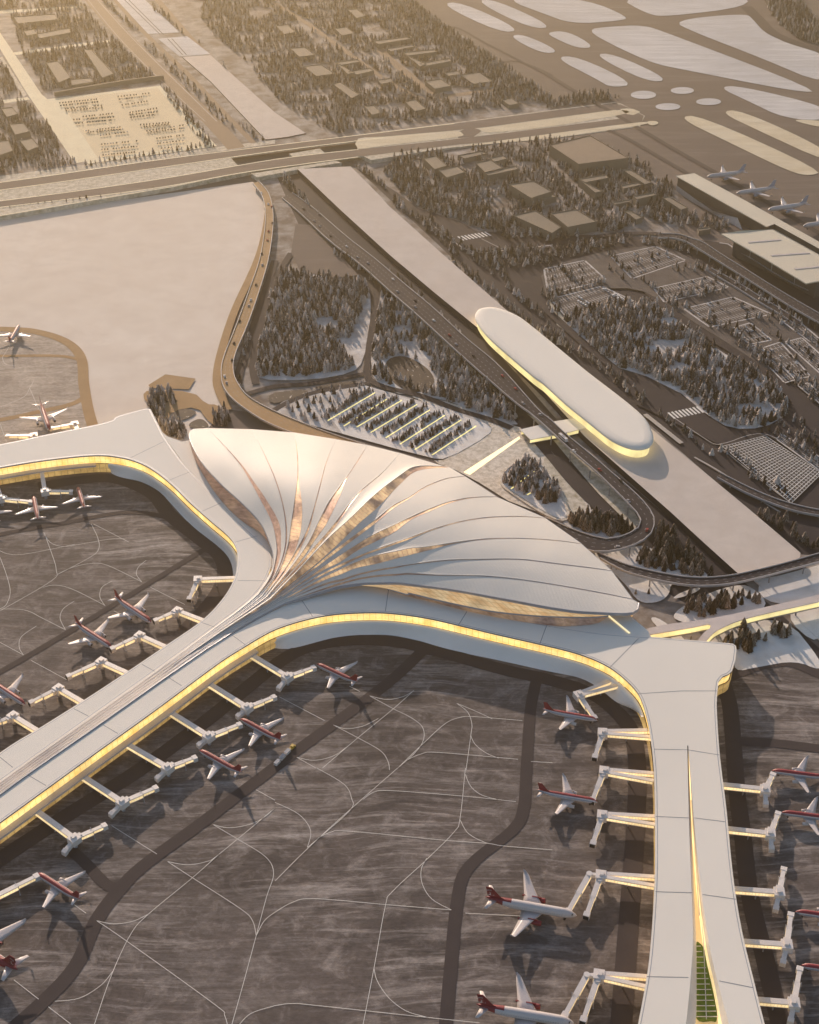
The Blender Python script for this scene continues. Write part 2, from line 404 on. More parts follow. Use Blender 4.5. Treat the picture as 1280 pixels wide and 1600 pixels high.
# frozen urban soil under the built-up quarters
lay('urban_ground', [
    O(-260,-120, 500,-120, 560,0, 700,40, 860,150, 860,176, 430,228, 0,284, -260,310),
    O(440,255, 700,228, 850,214, 930,216, 1060,300, 1060,360, 1280,470, 1700,560, 1800,1000, 1280,1040, 1150,1050, 1000,985, 820,760, 500,660, 360,640, 330,600, 395,470, 420,360, 400,280)], M['soil'])
lay('asphalt_ground', [
    O(556,262, 620,300, 700,360, 1060,372, 1140,380, 1290,470, 1700,620, 1700,800, 1290,800, 1300,870, 1250,866, 1000,650, 800,490),
    O(430,270, 470,262, 560,350, 760,530, 900,690, 1000,770, 1152,900, 1300,1030, 1240,1040, 980,890, 850,790, 600,520, 480,380)], M['asphalt'])
# big snowfield left of the flyover
lay('snow_field', [O(-300,345, 0,333, 200,311, 395,284, 416,305, 424,345, 406,402, 372,480, 345,560, 340,600, 350,640, 300,700, 100,720, -300,760)], M['snow'], 0)
# pale streets of the upper left quarter
lay('snowy_street', [A00(-10,210, 130,440, 350,760, 425,745, 215,455, 195,440, 0,150), A00(-40,52, 372,28, 380,36, -40,66), A00(60,244, 530,183, 540,192, 75,256), A00(-30,470, 128,452, 140,462, -30,488)], M['pale_road'])
lay('snowy_verge', [A00(-10,820, 400,765, 1040,680, 1280,650, 1280,668, 700,748, 0,848), A00(0,270, 10,262, 125,440, 110,452)], M['snow_grass'])
road('old_highway', [(A00(395,-40, 560,150, 760,350, 985,565, 1100,690), 26)], M['ochre'])
road('side_street', [(A00(500,-40, 690,170, 860,330, 1000,480, 1180,665), 9), (A00(700,-40, 880,170, 1010,300, 1290,560), 12), (A10(-10,10, 150,110, 330,240, 560,400, 720,470), 10), (A10(480,225, 600,330, 760,440, 1010,415), 14)], M['ochre'])
road('highway_lane_line', [(A00(420,-40, 590,150, 790,350, 1010,565), 1.2), (A00(380,-40, 540,160, 735,360, 955,565), 1.0)], M['line_dim'])
lay('car_park_pavement', [A00(215,462, 745,398, 1010,680, 410,762)], M['pale_road'])
lay('car_park_surface', [A00(275,462, 735,410, 965,672, 455,735)], M['lot'])
lay('railbed_snow', [A00(525,-20, 690,158, 835,150, 655,-20), A00(735,180, 835,262, 980,252, 870,168)], M['snow_strip'])
road('rail_track', [(A00(560,-20, 745,160),1.5),(A00(580,-20,760,160),1.5),(A00(780,180,850,255),1.5),(A00(800,180,868,255),1.5)], M['taxi_dark'])
# airfield islands under snow
lay('snow_island', [chaikin(p,2) for p in (
    A20(-170,0, -60,-20, 210,0, 400,82, 350,97, 130,112, -10,60), A20(330,-20, 930,-30, 960,30, 570,78, 480,66), A20(590,95, 920,62, 985,85, 1040,150, 1120,200, 1330,255, 1330,405, 1000,265, 700,150),
    A20(195,138, 300,124, 465,116, 570,152, 1290,425, 1180,428, 640,322, 510,296, 320,210), A20(10,150, 110,143, 240,218, 160,226, 50,178), A20(45,266, 155,260, 430,392, 310,408, 250,370),
    A20(225,253, 325,248, 590,372, 480,382), A20(810,405, 910,398, 1330,500, 1330,560, 1120,552, 950,470),
    A10(765,18, 865,8, 1150,140, 1045,152), A10(930,6, 1015,-6, 1300,125, 1190,134), A10(1085,168, 1155,158, 1330,240, 1240,250))], M['snow_strip'])
lay('straw_island', [chaikin(p,2) for p in (
    A20(620,545, 725,534, 1300,795, 1240,818, 1150,802, 840,652), A20(815,520, 915,509, 1330,700, 1330,760, 1000,608), A20(1120,553, 1330,562, 1330,602))]
    , M['snow_gold'])
mb = MB(); LAYER[0] += .04
for cx, cy, rx, ry in ((463,441,59,19),(644,421,54,16),(766,473,58,16),(577,496,58,16)):
    mb.poly(W([(850+(cx+rx*math.cos(t))/k, (cy+ry*math.sin(t))/k) for t in [2*math.pi*i/28 for i in range(28)]], LAYER[0]))
tag(mb.build('round_snow_island', M['snow_strip']), kind='structure')
road('airfield_service_road', [(A20(-10,330, 170,440, 330,530, 600,690, 900,860, 1290,1090), 9), (A20(300,605, 380,640, 640,790, 720,835), 8), (A20(940,30, 1000,90, 1060,150, 1160,195, 1300,240), 22),
     (A10(680,130, 830,125, 980,200, 1290,360), 5), (A10(1000,300, 1130,285, 1290,350), 5)], M['taxi_dark'])
# ---------------------------------------------------------------- taxiway crossing above the rail cut
TZ = 6.0
def tz(px): return TZ if px < 610 else max(.45, TZ-(px-610)/170*(TZ-.45))
def column_span(poly, x):
    ys = []
    for (x0,y0),(x1,y1) in zip(poly, poly[1:]+poly[:1]):
        if (x0 <= x) != (x1 <= x): ys.append(y0+(y1-y0)*(x-x0)/(x1-x0))
    return (min(ys), max(ys)) if len(ys) > 1 else None
def corridor(mb, poly, dz, m=0):
    """sheet following the embankment: level over the cut, sloping down to the airfield"""
    x0, x1 = min(p[0] for p in poly)+.01, max(p[0] for p in poly)-.01
    xs = [x0]+[x for x in range(-300, 1020, 10) if x0 < x < x1]+[x1]
    c = [(x, column_span(poly, x)) for x in xs]; c = [(x,q) for x,q in c if q]
    mb.ruled([[P(x,q[1],tz(x)+dz) for x,q in c], [P(x,q[0],tz(x)+dz) for x,q in c]], m)
    return c
def bank(mb, poly):
    c = corridor(mb, poly, 0)
    for side in (0,1):
        t = [P(x,q[side],tz(x)) for x,q in c]; b = [Vector((p.x,p.y,-.2)) for p in t]
        mb.ruled([b,t] if side else [t,b])
    for e in (0,-1):
        x,q = c[e]; a, b = P(x,q[0],tz(x)), P(x,q[1],tz(x)); mb.face([a,b,(b.x,b.y,-.2),(a.x,a.y,-.2)])
l1t = O(-300,320, 0,285, 235,251.5, 430,227, 710,193, 860,173.5, 965,160); l1b = O(-300,333, 0,297, 235,264, 430,236, 600,215, 715,203, 760,198.5, 862,184.5, 965,171)
l2t = O(-300,349, 0,314, 235,282, 430,249, 560,233.5, 715,217, 860,199, 1004,181); l2b = O(-300,360, 0,324, 235,295, 390,268, 560,245, 715,226, 860,214, 1004,195)
mb = MB()
bank(mb, O(-300,318, 0,283, 235,250, 352,236.5, 372,259, 392,267, 270,292, 0,338, -300,372))
bank(mb, O(556,211, 700,193, 860,172, 965,159, 1008,181, 1004,197, 860,217, 700,231, 580,250, 560,240))
for q in (O(452,240, 500,232, 515,246, 468,254), O(392,271, 470,259.5, 524,251, 534,254, 470,264, 402,277)): mb.prism(W(q, TZ-.1), 0, TZ-.1)
for top_, bot_ in ((l1t,l1b),(l2t,l2b)):
    span = [(x, (np.interp(x,[p[0] for p in top_],[p[1] for p in top_]), np.interp(x,[p[0] for p in bot_],[p[1] for p in bot_]))) for x in range(340,600,10)]
    mb.prism([P(x,q[0],TZ) for x,q in span]+[P(x,q[1],TZ) for x,q in span[::-1]], TZ-1.8, TZ-.02)
tag(mb.build('taxiway_embankment', M['snow_grass']), kind='structure')
mb = MB()
corridor(mb, l1t+l1b[::-1], .10); corridor(mb, l2t+l2b[::-1], .14); corridor(mb, O(716,206, 730,200, 748,200, 752,205, 740,214, 716,216), .12); corridor(mb, O(955,163, 972,163, 1006,181, 1004,195, 980,192), .18)
tag(mb.build('taxiway_pavement', M['airfield']), kind='structure')
mb = MB()
for p in (O(560,216.5, 600,213.5, 705,204.8, 722,209, 712,214.5, 600,227.5, 560,232.5), O(750,200.5, 762,199, 862,185.5, 962,172, 976,178, 860,197.5, 764,207), A20(355,507, 420,507, 447,522, 400,536), O(740,225.5, 860,209, 1000,191, 1004,195, 925,207, 860,216, 740,227)):
    corridor(mb, sm(p,4,True), .24)
tag(mb.build('taxiway_island', M['snow_gold']), kind='structure')
mb = MB()
for l in (l1t, l1b, l2t, l2b):
    ll = sm([p for p in l if p[0] < 715],5); mb.ribbon([P(p[0],p[1],tz(p[0])+.3) for p in ll], 2.4)
mb.ribbon(W(O(-300,372, 0,337, 270,291.5, 392,266.5), TZ+.12), 1.8)
tag(mb.build('taxiway_edge_line', M['creamline']), kind='structure')
lay('straw_islet', [chaikin(A20(470,565, 522,561, 537,575, 500,586),2)], M['snow_gold'])
# ---------------------------------------------------------------- apron around the piers
lay('apron', [O(-500,700, 340,700, 640,900, 1000,985, 1128,1060, 1155,1048, 1200,1034, 1240,1031, 1420,1070, 1700,1900, -900,1900)], M['apron'])
lay('dusted_apron', [chaikin(O(-300,505, 0,511, 60,516, 108,533, 130,560, 133,610, 140,650, 148,690, -300,790),1)], M['apron_light'])
lay('plaza_pavement', [O(690,720, 720,690, 780,668, 812,664, 850,690, 905,760, 925,790, 918,812, 880,815, 850,806)], M['plaza'], 1)
lay('plaza_ring', [chaikin(A11(640,640, 850,690, 1010,745, 1110,785, 1200,850, 1280,930, 1390,1060, 1450,1160, 1400,1210, 1150,1180, 880,1010, 720,952, 800,948, 985,840, 1012,800, 990,782, 850,735, 640,660),1)], M['plaza'])
road('brown_service_road', [(O(-200,510, 0,514, 60,519, 105,535, 127,560, 131,600, 138,640, 146,668), 11), (O(-200,556, 0,556, 90,556, 124,562), 5.5), (O(-200,690, 0,656, 62,643, 110,632, 134,620), 7.5)], M['brown_road'])
road('taxilane_ring', [(O(-120,1435, -20,1357, 100,1277, 215,1205, 320,1128, 400,1063, 440,1032, 480,1012, 540,1001, 620,1003, 700,1022, 790,1047, 850,1060, 910,1078, 950,1100, 985,1140, 996,1200, 993,1300, 988,1368, 982,1450, 971,1600, 965,1700), 13),
    (O(60,760, 119,751, 178,748, 237,771, 267,806, 312,842, 344,868, 352,898, 335,935, 290,985), 14),
    (O(1128,1060, 1140,1100, 1146,1160, 1152,1240, 1160,1300, 1172,1400, 1196,1500, 1222,1610), 12)], M['taxi_dark'])
road('taxilane', [(O(665,1012, 600,1072, 445,1187, 320,1282, 225,1352, 185,1392, 150,1440, 118,1510, 60,1572, -20,1640), 10), (O(100,1318, 130,1345, 172,1385, 205,1375), 8),
    (O(840,1056, 829,1110, 823,1200, 818,1265, 800,1298, 735,1352, 716,1400, 704,1520, 694,1640), 8.6), (O(-60,1078, 0,1050, 150,962, 300,870, 335,850), 6),
    (O(-60,850, 0,835, 100,817, 210,800, 300,820), 6), (O(1130,1062, 1160,1048, 1200,1037, 1240,1036, 1300,1062), 11), (O(1140,1158, 1200,1160, 1300,1172), 9)], M['taxi_dark'])
TAXI = [A03(520,268,730,400), A03(780,435,895,510,1120,655,1175,710,1192,780), A03(990,262,1105,330,1235,412,1273,490,1240,600,1192,780), A03(990,262,1060,278,1150,265,1220,235,1280,185),
    A03(780,435,870,450,960,435,1020,400,1280,185), A03(1020,400,890,515,690,680,610,770,520,960,440,1191,400,1320), A03(450,710,530,725,620,712,690,680), A03(450,710,590,805,1000,1100,1045,1150,1065,1230),
    A03(1192,780,1130,1010,1060,1260), A03(1192,780,1230,710,1280,670), A03(1115,1191,1170,1140,1280,1105), A03(1190,100,1280,150), A03(345,635,400,675), A03(65,985,180,1075), A03(225,1110,330,1191), A03(255,1085,370,1070,470,1010,525,945),
    A13(195,0,320,75,355,140,345,200,150,370), A13(570,0,330,210,145,380,0,525), A13(0,160,110,215,165,290,150,370), A13(0,670,80,625,180,607,515,635,820,660), A13(885,675,1180,690), A13(200,325,260,298,340,293,780,335,985,350,1060,362,1290,381),
    A13(410,145,460,112,540,105,870,130,1120,156), A13(885,0,860,235,830,300,700,430,545,575,513,640,460,930,400,1240), A13(885,30,910,85,960,125,1040,148), A13(860,240,890,295,930,325,985,350), A13(705,420,680,470,685,540,730,610,820,660),
    A13(460,930,475,990,530,1070,610,1130,710,1160), A13(0,1105,80,1095,200,1105,710,1160,950,1185), A12(20,860,230,970), A12(345,810,395,835), A12(440,855,550,915,630,955,685,1000,690,1060,650,1120,570,1191), A12(440,855,520,872,590,860,640,835),
    A12(645,830,550,915,385,1050,220,1191), A12(270,990,330,1008,410,995,480,960), A12(270,990,385,1050,490,1110,525,1160,532,1200), A12(100,1140,180,1155,270,1135,330,1095), A12(100,1140,190,1191), A12(570,1191,690,1075,790,985,860,955,930,952,1150,970),
    A12(845,890,895,930,915,985,910,1040,888,1200), A12(845,890,930,925,1010,962), A12(910,1040,930,1080,980,1120,1040,1145), A12(600,1160,680,1125,760,1118,1130,1150), A12(1190,1160,1290,1166),
    A02(205,95,240,190,262,270,240,320,0,460), A02(425,55,455,120,460,170,420,210,250,300), A02(210,110,240,145,300,160,400,145,520,125,580,125), A02(435,55,600,140), A02(250,300,330,260,420,240,500,248,660,325), A02(680,225,645,255,635,290,660,325),
    A02(-40,452,110,455,200,495,305,548), A02(520,322,475,350,465,395,488,435), A02(200,350,260,340,340,360,490,435), A02(345,415,295,450,280,495,305,548), A02(700,350,860,430), A02(170,530,100,580,90,630,110,665), A02(-20,595,110,665), A02(145,690,320,785), A02(530,460,600,492),
    A02(0,180,40,195,120,195,350,150), A02(0,210,30,290,48,370,30,430,0,450), ZN(375,820,330,900,260,1000,0,1110), ZN(330,900,440,1150), ZN(130,390,60,510,30,560,60,630,170,650), ZN(0,1290,75,1500)]
LAYER[0] += .04
mb = MB()
for l in TAXI: mb.ribbon(W(sm(l,5), LAYER[0]+.02), .36)
tag(mb.build('taxi_line', M['line']), kind='structure')
# ---------------------------------------------------------------- ground east of the terminal
lay('snow_ground', [chaikin(p,2) for p in (
    A22(200,180, 330,160, 470,140, 560,170, 640,230, 800,300, 640,350, 590,330, 585,380, 540,420, 440,425, 380,330), A22(600,480, 640,440, 780,370, 890,340, 960,340, 1060,440, 900,490, 700,530, 610,500),
    A22(720,610, 860,540, 1120,480, 1290,690, 1290,740, 1170,690, 1000,720, 880,745, 890,640), A22(960,330, 1290,250, 1290,400, 1060,440), A22(1100,470, 1290,420, 1290,640), A22(585,410, 640,370, 740,345, 700,380), A22(480,490, 540,490, 680,610, 600,600))], M['snow_bright'])
lay('snow_verge', [A21(0,880, 40,930, 220,1191, 0,1191), A21(0,130, 60,150, 345,510, 560,560, 640,640, 600,620, 480,560, 330,520, 60,320), ZL(200,30, 330,150, 480,330, 700,590, 900,790, 960,860, 990,850, 1010,800, 940,690, 660,420, 470,230, 300,80)], M['snow_grass'])
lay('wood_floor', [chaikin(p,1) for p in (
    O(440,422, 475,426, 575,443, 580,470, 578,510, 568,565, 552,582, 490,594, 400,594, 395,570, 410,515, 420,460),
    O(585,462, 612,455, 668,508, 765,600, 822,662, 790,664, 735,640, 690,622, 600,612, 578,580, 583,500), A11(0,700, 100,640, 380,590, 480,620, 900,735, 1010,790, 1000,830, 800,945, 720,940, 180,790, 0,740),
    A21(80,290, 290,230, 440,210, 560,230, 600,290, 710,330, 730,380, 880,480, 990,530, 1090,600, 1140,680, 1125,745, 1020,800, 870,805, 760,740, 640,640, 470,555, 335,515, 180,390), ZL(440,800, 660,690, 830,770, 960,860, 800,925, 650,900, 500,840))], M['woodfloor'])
lay('garden_snow', [chaikin(A11(180,790, 480,622, 880,745, 1010,790, 1000,830, 800,945, 720,940),1), chaikin(ZL(0,520, 60,400, 220,340, 300,400, 430,580, 490,730, 470,790, 360,750, 120,600),1)], M['snow_bright'])
lay('pond', [chaikin(A11(500,490, 590,455, 700,510, 745,570, 735,620, 640,640, 540,590),2), chaikin(A01(805,655, 880,640, 910,685, 880,695, 820,690),2), chaikin(A01(800,720, 880,708, 925,728, 840,770, 815,755),2), chaikin(A01(880,775, 940,750, 985,800, 880,800),2), chaikin(A11(-40,640, 120,620, 160,630, 60,670, -20,690),1), chaikin(A11(180,605, 370,578, 380,588, 200,618),1)], M['pond'])
lay('service_yard', [A01(690,600, 770,550, 910,570, 880,620, 700,612), chaikin(A01(660,650, 690,620, 900,630, 960,690, 1010,690, 1040,720, 1000,790, 960,760, 920,700, 800,720, 780,770, 700,700),1)], M['brown_road'])
road('wood_road', [(A11(475,170, 465,250, 440,400, 425,530), 7), (A11(425,530, 440,575, 520,612, 680,650, 850,715, 1000,760, 1100,800), 8), (A11(-130,640, 0,605, 180,590, 425,545), 7), (A11(-40,740, 60,680, 200,630, 440,590), 7),
    (A01(1280,20, 1180,330, 1110,560, 1130,640, 1280,760), 9), (O(455,395, 440,420, 418,470, 396,560, 400,600), 8), (ZL(130,60, 330,290, 560,560, 820,800), 9), (ZL(700,1020,1060,960,1250,1150), 6)], M['asphalt'])
lay('bare_field', [O(462,350, 492,352, 560,430, 520,434, 470,425, 455,395)], M['airfield'])
road('outer_lane', [(O(421,318, 414,365, 400,412, 366,487, 345,553, 339,590, 343,612, 357,640), 9)], M['brown_road'])
# right-hand quarter: roads, verges, crossings
lay('forecourt_asphalt', [A21(330,515, 480,560, 640,640, 760,745, 870,810, 1020,800, 1140,740, 1160,650, 1290,800, 1290,980, 1040,835, 830,885, 430,690), A10(640,960, 860,1030, 1060,1150, 960,1170, 700,1070)], M['asphalt'])
road('quarter_road', [(A21(300,90, 420,110, 560,230, 700,330, 880,440, 1060,560, 1200,700, 1300,800), 12), (A21(-20,220, 180,400, 420,600, 560,740), 10), (A20(-10,1150, 200,1105, 400,1085, 560,1090, 720,1130, 900,1240), 9)], M['asphalt'])
road('kerb_line', [(A21(610,755, 750,850, 800,875, 850,868, 1040,830, 1290,985), .9), (A21(820,890, 1150,1150, 1290,1220), .9), (A10(745,1055, 870,1150, 960,1175, 1060,1165, 1290,1140), 2.0), (A10(960,1110, 1060,1160), 1), (A21(470,735, 640,870), 5), (A21(700,935, 830,1010, 1000,1130, 1100,1191), 2)], M['line_dim'])
mb = MB(); LAYER[0] += .04
def zebra(a, b, vec, n, cv):
    for i in range(n):
        t = i/(n-1); x, y = a[0]+(b[0]-a[0])*t, a[1]+(b[1]-a[1])*t
        mb.ribbon(W([cv(x,y)[0], cv(x+vec[0],y+vec[1])[0]], LAYER[0]), 2.2)
zebra((578,728),(710,700),(32,28),9,A21); zebra((850,1100),(975,1078),(28,18),9,A10)
tag(mb.build('crosswalk', M['line']), kind='structure')
# car parks with painted stalls
LOTS = [A21(0,60, 190,20, 290,110, 20,180), A21(310,0, 520,-45, 660,20, 410,105), A21(510,150, 760,95, 860,145, 560,215), A21(650,245, 880,190, 1060,270, 770,330), A21(860,340, 960,310, 1060,390, 960,410),
        A21(1010,430, 1100,400, 1240,560, 1180,570), A21(1120,400, 1200,380, 1300,470, 1300,560), A21(1080,850, 1110,830, 1300,945, 1300,1010), A21(30,200, 270,140, 420,210, 120,300), A21(1110,305, 1170,290, 1300,400, 1240,400), A21(960,420, 1000,410, 1170,575, 1120,590), A21(1180,600, 1230,590, 1300,650, 1300,700)]
def lerp2(q, u, v):
    a = [q[0][i]+(q[1][i]-q[0][i])*u for i in (0,1)]; b = [q[3][i]+(q[2][i]-q[3][i])*u for i in (0,1)]
    return (a[0]+(b[0]-a[0])*v, a[1]+(b[1]-a[1])*v)
lay('quarter_pavement', [chaikin(A21(-20,60, 190,0, 330,-30, 560,-55, 700,20, 800,70, 1000,180, 1130,260, 1320,400, 1320,720, 1200,600, 1060,540, 880,420, 700,310, 560,215, 440,150, 250,150, 120,310, 10,190),1)], M['lotgrey'])
lay('car_park', LOTS, M['lotgrey'])
LAYER[0] += .04; mb = MB(); zl = LAYER[0]
for q in LOTS:
    w = W(q, zl); dv = ((w[3]-w[0]).length+(w[2]-w[1]).length)/2; du = ((w[1]-w[0]).length+(w[2]-w[3]).length)/2
    rows = max(2, round(dv/17)); cols = max(4, round(du/4.0))
    def pt(u, v): return w[0].lerp(w[1],u).lerp(w[3].lerp(w[2],u), v)
    for r in range(rows):
        v0, v1, vm = (r+.12)/rows, (r+.80)/rows, (r+.46)/rows
        mb.ribbon([pt(.02,vm), pt(.98,vm)], .6)
        for c in range(cols+1): mb.ribbon([pt(.02+.96*c/cols, v0), pt(.02+.96*c/cols, v1)], .55)
sv = MB()
for q in LOTS:
    w = W(q, zl+.02)
    for a, b in zip(w, w[1:]+w[:1]): sv.ribbon([a.lerp(b,.02), a.lerp(b,.98)], 1.8)
tag(sv.build('snow_kerb', M['woodfloor']), kind='structure')
tag(mb.build('parking_stall_lines', M['line_mid']), kind='structure')
BIG = A21(830,885, 1030,835, 1292,1010, 1150,1150)
lay('coach_park', [BIG], M['asphalt'])
LAYER[0] += .04; mb = MB(); zl = LAYER[0]; w = W(BIG, zl)
for i in range(27):
    t = i/26; mb.ribbon([w[0].lerp(w[3],t), w[1].lerp(w[2],t)], .8 if i%2 else .5)
for i in range(15):
    t = i/14; mb.ribbon([w[0].lerp(w[1],t), w[3].lerp(w[2],t)], .55)
tag(mb.build('coach_park_lines', M['line']), kind='structure')
# ================================================================ TERMINAL
DZ = 20.0
term = thing('airport_terminal', 'vast white terminal with a leaf-shaped roof of flowing petals and three curved piers', 'terminal', P(560,880,0))
innerA = sm(O(424,885, 415,907, 400,928, 377,949, 335,980, 295,1010, 235,1054, 134,1126, 23,1205, -150,1331), 5)
innerB = sm(O(-150,1352, 40,1211, 152,1134, 255,1061, 307,1024, 342,1001, 377,980, 412,960, 447,942, 483,924, 520,910, 560,906, 605,918, 637,929, 734,951, 832,972, 930,988, 1000,994), 5)
topW = sm(O(-150,721, 0,694, 74,678.6, 142.5,665, 168,659), 4)
outW_t = O(176.7,656, 180,651.5, 190,648, 228,638, 235.5,639, 240,648, 257,681.6)
midW = sm(O(257,681.6, 290,727.5, 338,776, 380,820, 410,848, 423,866, 424,885), 4)
lowW = sm(O(-150,1285, 0,1176, 60,1138.5, 131,1094, 198,1050, 260,1008, 316,969, 349,934, 366,904, 371,880, 369,857, 357,838, 327,812, 297,785.5, 267,756, 243,737, 220,724, 190,715, 148,711.5, 74,718.7, 0,730.5, -150,757), 5)
deckW = topW+outW_t+midW[1:]+innerA[1:]+lowW
southE = sm(O(-150,1393, 0,1285, 117,1200, 161,1168, 235,1115, 309,1060, 349,1031, 384,1009, 419,988.5, 447,977, 483,966.6, 518,960.2, 560,957, 600,957, 640,961, 676,967, 715,976, 773,990, 844,1006, 900,1020, 937,1034, 964,1050, 991,1075, 1003,1095, 1011,1122, 1016,1149, 1020.6,1186, 1023,1233, 1024,1334, 1022,1401, 1016,1485, 1009,1536, 997,1600, 983,1665), 5)
topE = O(1018,995, 1060,998.5, 1129,1004, 1145,1005.6, 1150,1009, 1151,1015, 1149,1032, 1144,1048, 1139,1053, 1129,1057, 1123,1065)
rightE = sm(O(1123,1065, 1120,1102, 1124,1170, 1129,1215, 1135.5,1267, 1145.6,1368, 1159,1452, 1179,1536, 1195,1600, 1213,1665), 4)
slotL = sm(O(1063,1665, 1072,1600, 1079,1530, 1083,1470, 1081,1400, 1077,1300, 1074,1165), 4)
slotR = sm(O(1075.5,1165, 1086,1300, 1097,1400, 1109,1480, 1123,1540, 1139,1600, 1157,1665), 4)
deckE = innerB+topE+rightE[1:]+slotR[::-1]+slotL[::-1]+southE[::-1]
for q, dk in (('west',deckW),('east',deckE)):
    mb = MB(); mb.prism(W(dk, DZ), DZ-1.3, DZ, 0, 1)
    mb.build('pier_roof', [M['roof'], M['rim']], term)
def inset(pts, d): return off(ccw(pts), d, True)     # d>0 moves inwards (ccw normals point in)
# walls all round each pier
wW = ccw(W(deckW, 0)); wE = ccw(W(innerB+topE+rightE[1:]+southE[::-1][0:], 0))
wW = ccw([P(p[0],p[1],DZ) for p in deckW]); wE = ccw([P(p[0],p[1],DZ) for p in innerB+topE+rightE[1:]+southE[::-1]])
for w in (wW, wE):
    mb = MB(); mb.wall(inset(w, 1.6), 10.6, DZ-1.31, 0, True); mb.build('glass_facade', M['gold'], term)
    mb = MB(); mb.wall(inset(w, .9), 0.0, 10.6, 0, True); mb.build('lower_wall', M['goldlow'], term)
# dark trim line and expansion joints on the decks
mb = MB()
for w in (wW, wE):
    e = inset(w, 1.5); e.append(e[0]); mb.ribbon([(p[0],p[1],DZ+.05) for p in e], .45)
mb.build('roof_edge_trim', M['rim'], term)
J = [Z4(685,255,862,168), Z4(890,372,1005,325), Z4(1065,535,1165,490), Z1(275,665,400,630), Z1(290,878,450,880), Z3(235,480,325,512), A02(660,708,722,742), A02(345,915,412,950), A02(0,1140,60,1188),
     Z3(890,312,975,440), Z3(440,565,525,628), A02(785,770,845,808), A02(480,990,548,1030), Z5(275,50,262,140), Z5(588,142,552,200), Z5(908,195,880,270), A22(440,588,308,722), A22(440,845,640,832,805,832), A22(512,1103,670,1106,815,1130),
     A23(520,225,676,232), A23(700,232,845,250), A23(520,575,690,580), A23(738,588,893,610), A23(478,970,672,974), A23(815,990,975,1022), A03(130,32,215,82)]
for j in J:
    mb = MB(); mb.ribbon(W(j, DZ+.06), .5); mb.build('roof_joint', M['joint'], term)
# projecting ledges below the glass of the straight piers
LOZ = 9.6
def pier_part(px, lo, hi): return [p for p in px if lo <= p[0] <= hi]
led1 = [p for p in southE if p[0] < 405 and p[1] > 990]; led2 = [p for p in lowW if p[1] < 760 and p[0] < 152][::-1]

led5 = [p for p in lowW if p[1] > 890]
for l, d in ((led1,3.4),(led2,3.0),(led5,1.6)):
    w = W(l, DZ); n = normals2(w); c = sum(w, Vector())/len(w)
    mb = MB()
    # push outwards: choose the side away from the deck
    ref = wW if l in (led2,led5) else wE
    test = w[len(w)//2]+n[len(w)//2]*4
    sgn = -1 if inside(test[:2], [(p.x,p.y) for p in ref]) else 1
    a = [p-nn*sgn*1.6 for p,nn in zip(w,n)]; b = [p+nn*sgn*abs(d) for p,nn in zip(w,n)]
    zz = lambda ps, z: [(p.x,p.y,z) for p in ps]
    rows = [zz(a,LOZ+1.2), zz(b,LOZ+.8), zz(b,LOZ-.9), zz(a,LOZ-1.4)]
    if sgn < 0: rows = [r[::-1] for r in rows]
    mb.ruled(rows); mb.build('ledge', M['ledge'], term)
# flared white skirts under the curved fronts
def skirt(edge_px, foot_px):
    n = 60
    w = W(edge_px, DZ); top = off(w, 0)
    nn = normals2(w); test = w[len(w)//2]+nn[len(w)//2]*3
    ref = [(p.x,p.y) for p in (wW if edge_px[0] in lowW else wE)]
    s = -1 if inside(test[:2], ref) else 1
    top = resample([tuple(p-q*s*.7)[:2]+(10.9,) for p,q in zip(w,nn)], n)
    lip = resample([tuple(p+q*s*1.2)[:2]+(10.5,) for p,q in zip(w,nn)], n)
    foot = resample([tuple(p) for p in W(sm(foot_px,5), .15)], n)
    rows = [top]
    for t in np.linspace(0,1,9):
        r = lip*(1-t)+foot*t; r[:,2] = .15+10.35*(1-t)**1.7; rows.append(r)
    mb = MB(); mb.ruled([[tuple(p) for p in r] for r in rows]); mb.build('flared_skirt', M['skirt'], term, True)
i0 = min(range(len(southE)), key=lambda i: abs(southE[i][0]-428)); i1 = min(range(len(southE)), key=lambda i: math.dist(southE[i],(1006,1105)))
skirt(southE[i0:i1+1], O(419,1010, 427,1014, 440,1016.5, 457,1016.5, 483,1010, 517,1000, 552,995, 600,993.5, 637,999.6, 695,1017, 773,1033, 851,1050, 900,1059, 930,1074, 955,1094, 975,1102, 1000,1106))
j0 = min(range(len(lowW)), key=lambda i: math.dist(lowW[i],(366,904))); j1 = min(range(len(lowW)), key=lambda i: math.dist(lowW[i],(168,713)))
skirt(lowW[j0:j1+1], O(362,912, 363,895, 359,878, 350,864, 332,848, 297,821, 267,788.5, 246,767, 220,753.5, 190,748, 176,743, 169,734))
# ---------------------------------------------------------------- leaf roof
CTRL = [(450,915,25),(415,930,22),(380,955,21.2),(320,1000,20.9),(301,696,30),(346,756,31),(408,817,29.5),(428,868,26),(307,670,28),(380,669,29),(459,675,29),(571,694,30),(650,714,30),(690,727,31),(779,766,29),(851,807,28),(938,873,27.5),(998,940,27),
        (930,957,30),(813,940,33),(727,924,33),(640,911,31),(557,911,27),(483,923,23.5),(650,735,37),(600,770,47),(560,815,47),(520,860,38),(480,900,27),(420,740,42),(500,740,48),(360,700,35),(450,700,37),(460,800,40),(540,720,42),
        (700,800,45),(780,830,41),(850,870,37),(700,880,39),(900,920,33),(620,860,41),(720,760,38),(560,880,33),(640,800,47),(-150,1340,20.9),(134,1128,20.9),(235,1056,20.9)]
CT = np.array(CTRL, float)
def tps(r): 
    return np.where(r > 0, r*r*np.log(np.maximum(r,1e-9)), 0)
nC = len(CT); Kx = tps(np.hypot(CT[:,0:1]-CT[:,0], CT[:,1:2]-CT[:,1])/100)+np.eye(nC)*.05
Pm = np.c_[np.ones(nC), CT[:,0]/100, CT[:,1]/100]
